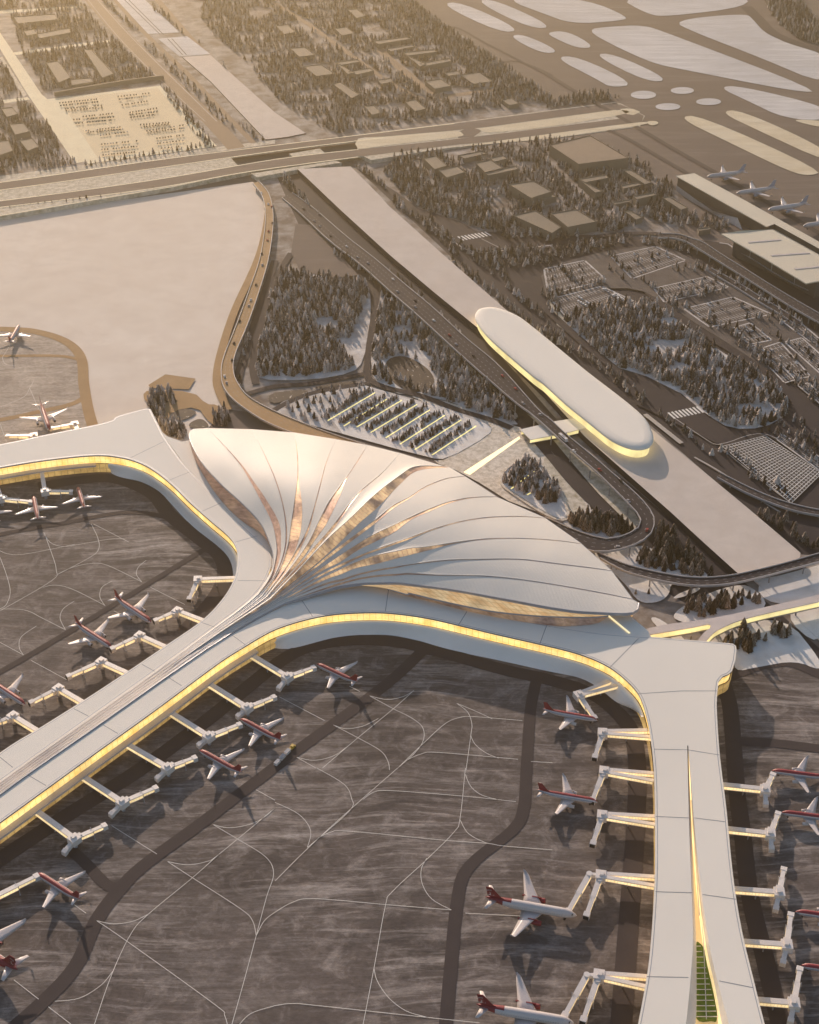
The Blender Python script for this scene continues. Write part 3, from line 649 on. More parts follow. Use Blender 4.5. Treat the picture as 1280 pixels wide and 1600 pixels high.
SOL = np.linalg.solve(np.block([[Kx,Pm],[Pm.T,np.zeros((3,3))]]), np.r_[CT[:,2],0,0,0])
def zdome(x, y):
    x = np.asarray(x,float); y = np.asarray(y,float)
    r = tps(np.hypot(x[...,None]-CT[:,0], y[...,None]-CT[:,1])/100)
    return r@SOL[:nC]+SOL[nC]+SOL[nC+1]*x/100+SOL[nC+2]*y/100
ST = [((400,928),(447,942)), ((377,949),(412,960)), ((335,980),(365,987)), ((295,1010),(320,1016)), ((235,1054),(255,1061)), ((134,1126),(152,1134)), ((23,1205),(40,1212)), ((-150,1331),(-150,1352))]
ST0 = ((415,907),(483,923))
NP = 14
def stem(fr, first=0):
    out = []
    for (a,b) in ([ST0]+ST)[first:]:
        out.append((a[0]+(b[0]-a[0])*fr, a[1]+(b[1]-a[1])*fr))
    return out
# seams: (edge of the petal before, edge of the petal after); photo pixels, outer rim first
def same(*p): return (p, p)
E0 = Z1(45,36,26,50,22,75,40,130,100,230,200,340,320,450,420,560,470,670,489,740,480,820)
SE = {}
SE[1] = (Z1(125,32,290,220,360,330,420,440,480,560,505,680,500,760,470,860), Z1(125,32,300,220,380,330,455,440,520,560,530,660,522,760,480,870))
SE[2] = (Z1(370,38,450,210,500,330,540,470,556,600,545,720,495,850), Z1(370,38,455,210,506,330,546,470,564,600,553,720,503,850))
SE[3] = (Z1(602,56,618,180,620,310,604,440,586,560,570,670,525,810), Z1(602,56,624,180,628,310,648,470,640,600,610,710,550,820))
SE[4] = (Z1(835,93,780,220,745,350,708,490,672,600,620,700,552,815), Z1(835,93,784,220,750,350,714,490,688,590,650,680,570,815))
SE[5] = (Z1(1010,125,955,210,885,315,795,440,725,580,680,670,590,800), Z1(1010,125,962,210,893,315,862,400,785,560,722,650,615,800))
SE[6] = (Z1(1190,170,1090,280,955,395,850,530,790,605,715,690,620,800), Z1(1190,170,1094,280,965,395,868,530,812,605,740,685,640,800))
SE[7] = (Z2(185,98)+Z1(1280,243,1195,290,1050,402,905,540,795,640,705,735,640,805), Z2(215,104)+Z1(1290,268,1190,345,1070,470,965,560,885,640,805,715,690,815))
SE[8] = (Z2(300,153,200,163,80,210,0,263)+Z1(1150,462,1050,542,930,630,800,728,700,812), Z2(302,154,204,166,84,214,4,270)+Z1(1155,478,1055,560,950,640,820,735,715,815))
SE[9] = (Z2(470,262,340,265,220,287,100,330,0,374)+Z1(1150,572,1050,618,940,682,830,755,720,830), Z2(470,264,340,270,220,297,104,345,4,390)+Z1(1160,610,1060,660,955,712,860,775,740,835))
SE[10] = (Z2(735,378,600,368,420,373,260,398,120,438,0,482)+Z1(1150,670,1020,715,930,752,830,800,740,848), Z2(735,380,600,372,420,378,260,404,120,446,4,492)+Z1(1155,682,1025,727,940,764,840,812,750,855))
SE[11] = (Z2(930,517,800,498,600,486,420,488,250,507,90,532,0,540)+Z1(1180,712,1050,738,930,780,840,824,760,862), Z2(930,519,800,502,600,490,420,494,250,516,90,556,4,578)+Z1(1185,752,1060,786,945,810,860,846,775,875))
SE[12] = (Z2(1092,662,1000,648,800,623,600,599,400,598,200,603,0,626)+Z1(1180,796,1060,815,950,840,860,870,770,892), Z2(1092,664,1000,652,800,628,600,604,400,604,200,610,0,634)+Z1(1185,806,1065,826,955,851,870,882,780,902))
SE[13] = (Z2(1205,815,1000,773,800,738,600,708,400,688,150,683,0,673)+Z1(1180,838,1060,846,950,864,860,888,785,912), Z2(1205,818,1000,778,800,743,600,713,400,694,150,690,0,685)+Z1(1185,850,1065,858,955,876,870,900,795,922))
E14 = Z2(1240,838,1238,865,1215,886,1150,893,1000,886,900,880,750,858,600,830,450,803,300,775,150,752,0,735)+Z1(1180,890,1100,890,1020,891,950,896,880,907,815,922)
NU, NV = 90, 7
def curve(pts, fr):
    c = sm(list(pts), 4)+stem(fr, 1)
    # keep matching parametrisation: the fan part and the stem part are resampled apart
    a = resample(sm(list(pts)+stem(fr,1)[:1], 5), 60); b = resample(stem(fr,1), 31)
    return np.vstack([a, b[1:]])
STEP = {1: .8, 2: .35, 3: .5, 4: .35, 5: 1.0, 6: .5, 7: 5.0, 8: .6, 9: 1.3, 10: .7, 11: 1.2, 12: .6, 13: .6, 14: .2}
uu = np.linspace(0,1,60)
def prof(a, b, lo):
    t = np.clip((uu-a)/(b-a),0,1); return np.r_[lo+(1-lo)*t*t*(3-2*t), np.linspace(1,.15,12), np.full(18,.15)]
FADE = {i: prof(.22,.8,.06) for i in range(1,15)}; FADE[7] = prof(-.02,.3,.0); FADE[7][60:] = np.r_[np.linspace(1,.03,12), np.full(18,.03)]
def to3(px, z): 
    v = (px[:,1]-CY)/F; u = (px[:,0]-CX)/F; t = (H-z)/(SP+v*CP)
    return np.stack([u*t, (CP-v*SP)*t, z],1)
left = {}; right = {}
for i in range(NP):
    lp = curve(E0, .0) if i == 0 else curve(SE[i][1], i/NP)
    rp = curve(E14, 1.0) if i == NP-1 else curve(SE[i+1][0], (i+.95)/NP)
    rows = []
    zl = zdome(lp[:,0], lp[:,1]); fade = FADE[i+1]
    for q in range(NV):
        t = q/(NV-1); px = lp*(1-t)+rp*t
        zz = zdome(px[:,0], px[:,1])*1.0
        # tilt: low at the seam behind, lifted at the seam in front, a soft curl next to it
        lift = (STEP[i+1]*fade)*(t**3)
        z = zz+lift+.15*np.sin(math.pi*t)
        rows.append(to3(px, z))
    for r in rows:
        wq = np.clip((np.arange(len(r))-56)/12,0,1); r2 = to3(np.stack([CX+F*r[:,0]/(r[:,1]*CP+(H-r[:,2])*SP), CY-F*(r[:,1]*SP-(H-r[:,2])*CP)/(r[:,1]*CP+(H-r[:,2])*SP)],1), r[:,2]*(1-wq)+20.65*wq); r[:] = r2
    left[i], right[i] = rows[0], rows[-1]
    mb = MB()
    top = [[tuple(p) for p in r] for r in rows]
    bot = [[(p[0],p[1],p[2]-.8) for p in r] for r in (rows[-1], rows[len(rows)//2], rows[0])]
    mb.ruled(top); mb.ruled(bot); mb.ruled([top[-1], bot[0]]); mb.ruled([bot[-1], top[0]])
    mb.face([top[q][0] for q in range(NV)]+[bot[0][0], bot[2][0]])
    mb.build('roof_petal', M['petal'], term, True)
    # thin pale rib along the lifted edge
    mb = MB(); e = [Vector(p)+Vector((0,0,.12)) for p in rows[-1]]; mb.beam(e, .45 if i < NP-1 else .7, .6); mb.build('petal_rib', M['stripe_w'] if i < NP-1 else M['rim'], term, True)
for i in range(NP-1):
    a = right[i].copy(); b = left[i+1].copy(); a[:,2] -= .5; b[:,2] += .12
    mid = (a+b)/2; mid[:,2] = np.minimum(mid[:,2], b[:,2]+.3*(a[:,2]-b[:,2])); a[60:,2] += .42; mid[60:,2] = b[60:,2]
    mb = MB(); mb.ruled([[tuple(p) for p in r] for r in (a, mid, b)]); mb.build('skylight', M['copper_lit' if 3 <= i+1 <= 11 else 'copper'], term, True)
# bronze stripes running down the pier between the decks
A_ = W([a for a,b in ST], 20.95); B_ = W([b for a,b in ST], 20.95)
for fr, wd in ((.14,.32),(.36,.42),(.58,.36),(.80,.42)):
    mb = MB(); mb.ribbon(sm([tuple(a.lerp(b, fr)) for a,b in zip(A_,B_)],5), wd); mb.build('bronze_stripe', M['bronze'], term)
# rim along the free edges, facades beneath, podium
rimL = [Vector(p)-Vector((0,0,.2)) for p in left[0][:60]]; rimR = [Vector(p)-Vector((0,0,.3)) for p in right[NP-1][:60]]
back = []
for i in range(NP): back += [Vector(left[i][0]), Vector(left[i][0]*.5+right[i][0]*.5), Vector(right[i][0])]
mb = MB(); mb.beam(rimL, .9, 1.6); mb.beam(rimR, 1.2, 1.9); mb.beam([p-Vector((0,0,.2)) for p in back], .9, 1.4); mb.build('roof_rim', M['rim'], term)
def ruled_wall(name, top, foot, mat, steps=5):
    n = 70; a = resample([tuple(p) for p in top], n); b = resample([tuple(p) for p in foot], n)
    rows = [a*(1-t)+b*t for t in np.linspace(0,1,steps)]
    mb = MB(); mb.ruled([[tuple(p) for p in r] for r in rows]); return mb.build(name, mat, term, True)
footL = W(sm(Z1(22,115, 60,222, 150,370, 240,480, 330,560, 400,600, 450,640), 5), DZ+.1)
ruled_wall('side_glazing', [p-Vector((0,0,.9)) for p in rimL[3:46]], footL, M['copper'])
midF = W(sm(Z2(1075,905, 950,912, 700,905, 450,880, 200,830, 0,782)+Z5(350,72,270,48), 5), 26)
footF = W(sm(Z2(1072,912, 1000,950, 830,962, 700,952, 500,920, 300,878, 120,832)+Z5(340,78, 268,52), 5), DZ+.2)
ii = [i for i in range(60) if rimR[i].y < P(0,957,30).y+400]
frontTop = rimR[8:48]
ruled_wall('front_glazing', [p-Vector((0,0,1.2)) for p in frontTop], midF, M['gold_dim'])
ruled_wall('lower_front_glazing', [Vector(p)-Vector((0,0,.5)) for p in midF], footF, M['copper'])
mb = MB(); mb.beam(midF, 1.4, .9); mb.build('glazing_rail', M['rim'], term)
bk = [Vector((p.x, p.y, p.z-1.2)) for p in back]; inn = off(bk, 0)
cen = P(600,820,0)
bkf = [Vector((p.x+(cen.x-p.x)*.03, p.y+(cen.y-p.y)*.03, 0)) for p in bk]
ruled_wall('rear_wall', bk, bkf, M['gold_dim'])
pod = [bkf[-1]]+bkf[::-1][1:]
mb = MB()
podpx = [(p[0],p[1]) for p in sm(Z1(22,115, 60,222, 150,370, 240,480, 330,560, 430,640),3)]
polyp = [Vector((p.x,p.y,DZ-.3)) for p in W(podpx, DZ)]
podium = O(252,676, 300,697, 312,690)
podW = [P(*p, DZ-.4) for p in O(250,672, 262,682, 285,690, 304,686, 320,690)]+[Vector((p.x,p.y,DZ-.4)) for p in bkf[2:]]+[P(*p, DZ-.4) for p in O(985,962, 1012,985, 1018,996, 930,989, 832,973, 734,952, 637,930, 560,907, 483,925, 440,935, 425,905, 424,885, 423,866, 380,821, 338,777, 290,728, 257,682)]
mb.prism(podW, 0, DZ-.4); mb.build('podium_roof', [M['roof']], term)
mb = MB(); mb.ribbon(W(Z2(1075,905,1190,1000), DZ+.2), 1.5); mb.build('glowing_edge', M['beam'], term)
# pier stem: copper and white stripes run on between the two decks (fan part above already carries them)
# ---------------------------------------------------------------- courtyard slot in the right pier
sl_ = W(slotL, DZ); sr_ = W(slotR, DZ)
mb = MB()
fl = W(sm(O(1075,1665,1087,1600,1088.5,1530,1088,1470,1085,1400,1081,1300,1075.5,1170),4), 13); frr = W(sm(O(1140,1665,1128,1600,1117,1540,1104,1480,1093,1400,1084,1300,1076,1170),4), 13)
n = 40
a = resample([tuple(p) for p in sl_], n); b = resample([tuple(p) for p in fl], n)
mb.ruled([[tuple(p) for p in a],[tuple(p) for p in b]]); 
a = resample([tuple(p) for p in sr_[::-1]], n); b = resample([tuple(p) for p in frr], n)
mb.ruled([[tuple(p) for p in b],[tuple(p) for p in a]])
mb.build('courtyard_fascia', M['stripe_w'], term)
mb = MB(); mb.wall([(p.x,p.y) for p in fl], 4, 13); mb.wall([(p.x,p.y) for p in frr], 4, 13); mb.build('courtyard_glazing', M['bridge_lit'], term)
mb = MB(); mb.poly([(p.x,p.y,4.2) for p in fl]+[(p.x,p.y,4.2) for p in frr[::-1]]); mb.build('courtyard_floor', M['frit'], term)
gp = W(sm(O(1087.5,1478, 1094,1474, 1103,1490, 1113,1540, 1121,1588, 1112,1592, 1089,1588, 1089,1540), 4, True), 6.5)
mb = MB(); mb.prism(gp, 4.2, 6.5); mb.build('courtyard_lawn', M['grass'], term)
mb = MB()
for i in range(14):
    t = i/13; a = P(1088.5, 1478+110*t, 11); b = P(1095+26*t, 1478+110*t, 11); mb.beam([a,b], .35, .35)
mb.beam([P(1095,1400,11), P(1100,1480,11), P(1104,1592,11)], .45, .45)
mb.beam([P(1080,1250,12), P(1087,1340,12), P(1093,1430,12)], .5, .5)
mb.build('courtyard_glass_bars', M['stripe_w'], term)
# ================================================================ STATION, VIADUCTS, FOOTBRIDGES
SZ = 7.0
stL = O(465,264, 530,326, 611,400, 680,458, 749,514, 850,612, 914,682, 998,756, 1048,800, 1100,848, 1150,893, 1156,898)
stR = O(548,260, 594,306, 606,320, 695,400, 799,491, 900,574, 1018,670, 1100,737, 1176,800, 1243,857, 1251,864, 1250,871, 1240,876)
mb = MB(); mb.prism(W(stL+stR[::-1], SZ), 0, SZ, 0, 1)
deck = tag(mb.build('station_deck', [M['deckstone'], M['asphalt']]), 'long pale deck covering the railway with rounded station hall standing on it', 'station deck')
mb = MB(); mb.prism(W(O(285,89, 329,86, 430,176, 478,208, 448,214, 415,218, 330,128), 1.2), 0, 1.2, 0, 1)
tag(mb.build('station_deck', [M['deckstone'], M['asphalt']]), 'snowy railway cover strip running away beyond the taxiway crossing', 'station deck')
mb = MB(); mb.prism(W(O(1178,906, 1215,900, 1290,880, 1500,1010, 1500,1200), 1.2), 0, 1.2)
tag(mb.build('snow_covered_platform', [M['snow_bright']]), kind='structure')
# capsule shaped station hall
hall = thing('railway_station', 'white capsule-shaped station hall with a lit yellow glass band, on the railway deck', 'station', P(880,600,SZ))
rimpx = sm(O(742,497, 745,487, 752.5,482, 769,480.6, 786,484, 810,494, 833,511, 860,533, 917,580, 978,627, 1008,654, 1019,675, 1021,689, 1015,699, 998,703, 977,699, 951,686, 917,659, 883.6,632, 850,601.5, 833,589, 800,561, 766,531, 749,511), 4, True)
rim = W(rimpx, 17.5); rim = ccw(rim)
rows = []
for t, dz in ((-.9,-1.3),(0,0),(1.5,1.1),(3.5,1.9),(6,2.4),(9,2.7)):
    o = off(rim, max(t,0), True) if t else rim
    r = [Vector((p.x,p.y,17.5+dz)) for p in (off(rim, .8, True) if t < 0 else o)]; rows.append(r+[r[0]])
mb = MB(); mb.ruled(rows); mb.poly([tuple(p) for p in rows[-1][:-1]]); mb.build('roof', M['roof'], hall, True)
gl = off(rim, 3.0, True)
mb = MB(); mb.wall([(p.x,p.y) for p in gl], SZ, 16.2, 0, True); mb.build('glass_wall', M['lemon'], hall)
mb = MB(); mb.poly([(p.x,p.y,16.1) for p in off(rim,.9,True)], 0, True); mb.build('soffit', M['beam'], hall)

def viaduct(name, label, lp, rp, z, cat='elevated road', zs=None, pillars=True, lanes=2, group=None, every=34, par=1.0, mat='asphalt'):
    """road deck between two photo edges with parapets, beams and pillars"""
    n = 80
    l = resample([tuple(p) for p in W(sm(lp,6), z)], n); r = resample([tuple(p) for p in W(sm(rp,6), z)], n)
    if zs:
        zz = np.interp(np.linspace(0,1,n), [a for a,_ in zs], [b for _,b in zs]); l[:,2] = zz; r[:,2] = zz
    t = thing(name, label, cat, tuple(l[n//2]*.5+r[n//2]*.5)[:2]+(0,), 0, group)
    L = [Vector(p) for p in l]; Rr = [Vector(p) for p in r]; d = Vector((0,0,-1.5))
    mb = MB(); mb.ruled([L, Rr], 0); mb.ruled([[p+d for p in Rr],[p+d for p in L]], 1); mb.ruled([[p+d for p in L], L], 1); mb.ruled([Rr, [p+d for p in Rr]], 1)
    C = [(a+b)/2 for a,b in zip(L,Rr)]
    dl = at_dist(C, 8)
    w = (L[n//2]-Rr[n//2]).length
    for p, q in dl:
        for k_ in range(1, lanes):
            off_ = Vector((-q.y,q.x,0))*(w*(k_/lanes-.5)); mb.ribbon([p+off_+q*0, p+off_+q*3], .35, 2, .03)
    mb.build('deck', [M[mat], M['concrete'], M['line_dim']], t)
    for E, s in ((L,1),(Rr,-1)):
        mb = MB(); mb.beam([p+Vector((0,0,par)) for p in E], .55, par+.9); mb.build('parapet', M['parapet'], t)
    if pillars:
        for p, q in at_dist(C, every, every*.5):
            if p.z < 4: continue
            for s in ((-1,1) if w > 9 else (0,)):
                b = p+Vector((-q.y,q.x,0))*s*w*.36
                mb = MB(); mb.cyl((b.x,b.y,0),(b.x,b.y,p.z-1.5), .65, .65, 8); mb.build('pillar', M['concrete'], t)
    return t, L, Rr, C
FL = O(440,298, 470,325, 514,369, 564,410, 612,456, 665,504, 715,550, 766,595, 809,632)+ZL(190,0, 330,118, 470,250, 585,350, 700,450, 825,573, 950,700, 1000,757, 1013,797, 996,842, 940,880, 870,908, 800,925, 720,920, 650,900, 520,855, 400,800, 330,770)
FR = O(456,290, 492,318, 540,362, 588,402, 630,440, 680,484, 730,530, 780,572, 841,640)+ZL(370,75, 470,170, 585,265, 700,360, 810,455, 920,550, 1000,625, 1070,705, 1108,780, 1098,860, 1060,910, 1000,950, 930,980, 850,1000, 770,1014, 700,1018, 560,980, 430,900)
fly, fL, fR, fC = viaduct('flyover', 'long dark flyover beside the railway deck, looping round in a hairpin to the terminal', FL, FR, 11, zs=[(0,1),(.2,6),(.4,11),(1,11)], lanes=4)
VL = A22(245,185, 320,220, 400,250, 550,285, 700,305, 850,298, 1000,268, 1150,230, 1290,190)
VR = A22(262,215, 320,248, 400,284, 550,322, 700,343, 850,337, 1000,306, 1150,267, 1290,230)
via2, vL, vR, vC = viaduct('flyover', 'curved dark viaduct sweeping from the roof tip over the end of the railway deck', VL, VR, 10, lanes=3)
LL = O(395,286, 410,306, 415,340, 407,400, 390,452, 370,507, 349,561, 346,588, 351,608, 369,629, 403,653, 430,667, 470,683, 500,694)
LR = O(404,282, 421,304, 427,343, 420,402, 405,455, 387,507, 367,556, 365,582, 373,602, 390,622, 430,644, 490,669, 541,687, 570,696)
via3, wL, wR, wC = viaduct('flyover', 'tan viaduct curving between the big snowfield and the dense wood', LL, LR, 7, lanes=3, mat='brown_road', zs=[(0,6),(.3,6.5),(1,8)])
# forecourt viaduct of the far terminal
XL = ZT(-60,668, 100,672, 230,712, 320,745, 480,850, 700,985, 900,1110, 1100,1230, 1330,1362)
XR = ZT(-60,702, 60,705, 170,735, 270,792, 420,885, 640,1022, 860,1160, 1060,1285, 1330,1440)
via4, xL, xR, xC = viaduct('forecourt_viaduct', 'dark raised forecourt road in front of the far terminal hall', XL[::-1] and XR, XL, 8, every=26, lanes=3)
YL = ZT(380,955, 600,1075, 800,1200, 1000,1320, 1120,1400); YR = ZT(350,975, 560,1100, 760,1225, 960,1345, 1080,1425)
YT, *_ = viaduct('low_viaduct', 'narrow lower service viaduct alongside the forecourt road of the far terminal', YR, YL, 3, pillars=False, lanes=1)
# access curve at the lower right of the coach park
EL = A21(820,1010, 960,1080, 1080,1130, 1200,1165, 1330,1190); ER = A21(805,1030, 940,1102, 1070,1155, 1190,1192, 1330,1215)
viaduct('ramp_road', 'curved grey ramp road below the coach park grid', ER, EL, 4, lanes=2)
# ---------------------------------------------------------------- lit footbridge from the plaza to the station
fb = thing('covered_footbridge', 'white covered footbridge with a lit yellow side, passing under the flyover to the station', 'footbridge', P(860,675,0))
roofpx = ZL(150,142, 390,84, 560,58, 622,128, 470,168, 225,214)
mb = MB(); mb.prism(W(roofpx, 7.6), 6.9, 7.6); mb.build('roof', M['roof'], fb)
a = W(ZL(222,212, 470,167, 622,130), 7.6); b = W(ZL(160,146, 390,90, 556,62), 7.6)
ia = [Vector((p.x, p.y+.8, 0)) for p in a]; ib = [Vector((p.x, p.y-.8, 0)) for p in b]
mb = MB(); mb.wall([(p.x,p.y) for p in ia], 3.0, 6.9); mb.build('glass_wall', M['lemon'], fb)
mb = MB(); mb.wall([(p.x,p.y) for p in ib], 3.0, 6.9); mb.build('glass_wall', M['lemon'], fb)
mb = MB(); mb.prism([(p.x,p.y) for p in ia]+[(p.x,p.y) for p in ib[::-1]], 2.2, 3.0); mb.build('floor', M['concrete'], fb)
for p in ((ia[0]+ib[0])/2*1.0, (ia[1]+ib[1])/2, (ia[2]+ib[2])/2):
    mb = MB(); mb.cyl((p.x,p.y,0),(p.x,p.y,2.2),.8,.8,8); mb.build('pillar', M['concrete'], fb)
sk = thing('plaza_skylight', 'long bright skylight set in the plaza, leading from the terminal to the footbridge', 'skylight', P(765,712,0))
q = A11(868,1005, 1138,833, 1143,850, 908,1022)
mb = MB(); mb.prism(W(q, .5), .1, .5); mb.build('curb', M['concrete'], sk)
qq = [P(x,y,.9) for x,y in A11(876,1005, 1136,838, 1140,849, 906,1018)]
mb = MB(); mb.prism(qq, .5, .9); mb.build('glass_top', M['beam'], sk)
# ---------------------------------------------------------------- forked covered walkway on the right
wk = thing('covered_walkway', 'forked grey-roofed covered walkway with glowing sides leaving the terminal corner', 'walkway', P(1150,965,0))
top = A22(428,556, 560,524, 700,506, 830,484, 1000,448, 1150,415, 1340,370); 
tip = A22(470,574, 620,549, 700,535, 764,522, 775,530, 772,540, 745,560, 715,598)
low = A22(752,604, 790,562, 835,536, 900,508, 1000,480, 1150,446, 1340,404)
ZW = 12.5
mb = MB(); mb.prism(W(sm(top,3)+sm(low,3)[::-1]+sm(tip,3)[::-1], ZW), ZW-.7, ZW); mb.build('roof', M['ledge'], wk)
for e in (sm(tip[:5],3), sm(low,3)):
    w = W(e, ZW); mb = MB(); mb.wall([(p.x, p.y+.7) for p in w], 6.6, ZW-.7); mb.build('glass_wall', M['lemon'], wk)
w = W(sm(top,3), ZW); mb = MB(); mb.wall([(p.x,p.y-.7) for p in w], 6.6, ZW-.7); mb.build('glass_wall', M['gold_dim'], wk)
mb = MB(); mb.prism(W(sm(top,3)+sm(low,3)[::-1]+sm(tip,3)[::-1], ZW), 5.8, 6.55); mb.build('floor', M['concrete'], wk)
for x, y in A22(560,530, 690,545, 800,520, 1000,465, 1180,430, 1300,405):
    p = P(x,y,ZW); mb = MB(); mb.cyl((p.x,p.y,0),(p.x,p.y,5.8),.7,.7,8); mb.build('pillar', M['concrete'], wk)
# ---------------------------------------------------------------- far terminal (upper right)
ft = thing('far_terminal', 'older terminal with a cream slab roof and a long concourse at the upper right', 'terminal', P(1200,350,0))
cz = 16
croof = W(ZT(88,186, 240,163, 700,410, 1330,762, 1330,880, 880,630, 480,405), cz)
mb = MB(); mb.prism(croof, cz-1.2, cz); mb.build('concourse_roof', M['cream'], ft)
cw = off(ccw(croof), 3, True)
mb = MB(); mb.wall([(p.x,p.y) for p in cw], 0, cz-1.2, 0, True); mb.build('concourse_wall', M['darkglass'], ft)
# pale folded screen along the concourse foot
fold = [P(x,y,z) for (x,y),z in zip(ZT(90,262, 240,372, 395,478, 600,535, 640,632), (9,7,5,9,1))]
foldb = [P(x,y,0) for x,y in ZT(92,318, 230,408, 390,498, 560,590, 642,640)]
n = 5
mb = MB(); mb.ruled([foldb, fold]); mb.build('screen_wall', M['parapet'], ft)
mz = 24
mr = [P(x,y,z) for (x,y),z in zip(ZT(463,668, 640,642, 890,632, 1090,740, 1330,872, 1330,1052, 1170,1081, 820,870), (mz,mz+1.5,mz,mz,mz,mz,mz,mz))]
mb = MB(); mb.poly(mr); mb.poly([(p.x,p.y,p.z-1.4) for p in mr], 0, True)
mm = ccw(mr)
for i in range(len(mm)):
    a, b = mm[i], mm[(i+1)%len(mm)]; d = Vector((0,0,-1.4)); mb.face([a+d, b+d, b, a])
mb.build('hall_roof', M['cream'], ft)
hw = W(ZT(560,742, 900,690, 1330,920, 1330,1080, 1250,1130, 800,880), 8)
hw = W(ZT(565,760, 900,640, 1330,880, 1330,1085, 1250,1110, 880,905), 14)
mb = MB(); mb.wall([(p.x,p.y) for p in ccw(hw)], 0, mz-1.5, 0, True); mb.build('hall_wall', M['darkglass'], ft)
for a, b in ((ZT(690,738)[0],ZT(960,715)[0]),(ZT(880,848)[0],ZT(1200,825)[0]),(ZT(1075,960)[0],ZT(1330,935)[0])):
    mb = MB(); mb.beam([P(*a,mz+.6),P(*b,mz+.6)], 3.2, .8); mb.build('roof_rib', M['ledge'], ft)
mb = MB(); mb.ribbon(W(ZT(450,742, 520,752, 640,830, 760,900, 900,990, 1060,1080, 1190,1140), 8.4), 2.5); mb.build('kerb_canopy', M['parapet'], ft)
for x, y in ZT(560,790, 700,872, 880,978, 1070,1092):
    a = P(x,y,8.5); mb = MB(); mb.cyl(a, a+Vector((0,0,9)), .35, .35, 6); mb.cyl(a+Vector((0,0,8)), a+Vector((-5,3,14)), .25, .25, 5); mb.cyl(a+Vector((0,0,8)), a+Vector((5,3,14)), .25, .25, 5); mb.build('column', M['parapet'], ft)
# ---------------------------------------------------------------- strip lamps between the tree rows
LAMPS = [(A11(245,765)[0],A11(465,635)[0]),(A11(320,790)[0],A11(520,665)[0]),(A11(380,795)[0],A11(590,670)[0]),(A11(445,820)[0],A11(660,690)[0]),(A11(515,845)[0],A11(720,715)[0]),(A11(580,875)[0],A11(790,740)[0]),(A11(650,900)[0],A11(865,762)[0]),(A11(730,925)[0],A11(935,790)[0]),
         (ZL(85,565)[0],ZL(250,440)[0]),(ZL(200,608)[0],ZL(228,592)[0])]
ORD = ['leftmost','second','third','fourth','fifth','sixth','seventh','eighth and last']
for i, (a, b) in enumerate(LAMPS):
    lab = f'{ORD[i]} glowing strip between the garden tree rows, counted from the left' if i < 8 else ('long glowing strip in the sunken oval garden' if i == 8 else 'short glowing stub in the sunken oval garden')
    pa, pb = P(*a,1.3), P(*b,1.3)
    t = thing('strip_light', lab, 'light strip', tuple((pa+pb)/2)[:2]+(0,), 0, 'light strips in the garden')
    mb = MB(); mb.beam([pa-Vector((0,0,.5)),pb-Vector((0,0,.5))], 1.1, .4); mb.build('base', M['concrete'], t)
    mb = MB(); mb.beam([pa,pb], 1.0, .7); mb.build('lamp', M['striplamp'], t)

# low pale wall round the sunken oval garden
gw = thing('garden_wall', 'low pale wall ringing the oval garden on the plaza', 'wall', P(830,760,0))
ring = W(chaikin(ZL(-10,520, 60,400, 220,335, 310,400, 440,580, 500,735, 480,800, 350,765, 110,610),2), 1.8); ring.append(ring[0])
mb = MB(); mb.beam(ring, 1.6, 1.8); mb.build('wall_body', M['parapet'], gw)
mb = MB(); mb.beam([p+Vector((0,0,.25)) for p in ring], 2.2, .25); mb.build('coping', M['plaza'], gw)
# ================================================================ AIRCRAFT
def loft(rings, m_of=None, mb=None):
    """rings of equal count -> closed tube; m_of(ring, k) gives material"""
    mb = mb or MB(); n = len(rings[0]); i0 = len(mb.v)
    for r in rings: mb.v += [tuple(p) for p in r]
    for j in range(len(rings)-1):
        for q in range(n):
            mb.f.append((i0+j*n+q, i0+(j+1)*n+q, i0+(j+1)*n+(q+1)%n, i0+j*n+(q+1)%n)); mb.m.append(m_of(j,q) if m_of else 0); mb.uv.append([(0,0)]*4)
    for j, rev in ((0,False),(len(rings)-1,True)):
        f = tuple(i0+j*n+q for q in range(n)); mb.f.append(f[::-1] if rev else f); mb.m.append(m_of(min(j,len(rings)-2),0) if m_of else 0); mb.uv.append([(0,0)]*n)
    return mb
def foil(p, chord, th, vert=False):
    """lens shaped wing section, leading edge forward (+x)"""
    out = []
    for x, z in ((0,0),(.12,.42),(.35,.5),(.7,.28),(1,0.02),(.7,-.2),(.35,-.32),(.12,-.3)):
        out.append((p[0]-x*chord, p[1]+(z*th if vert else 0), p[2]+(0 if vert else z*th)))
    return out
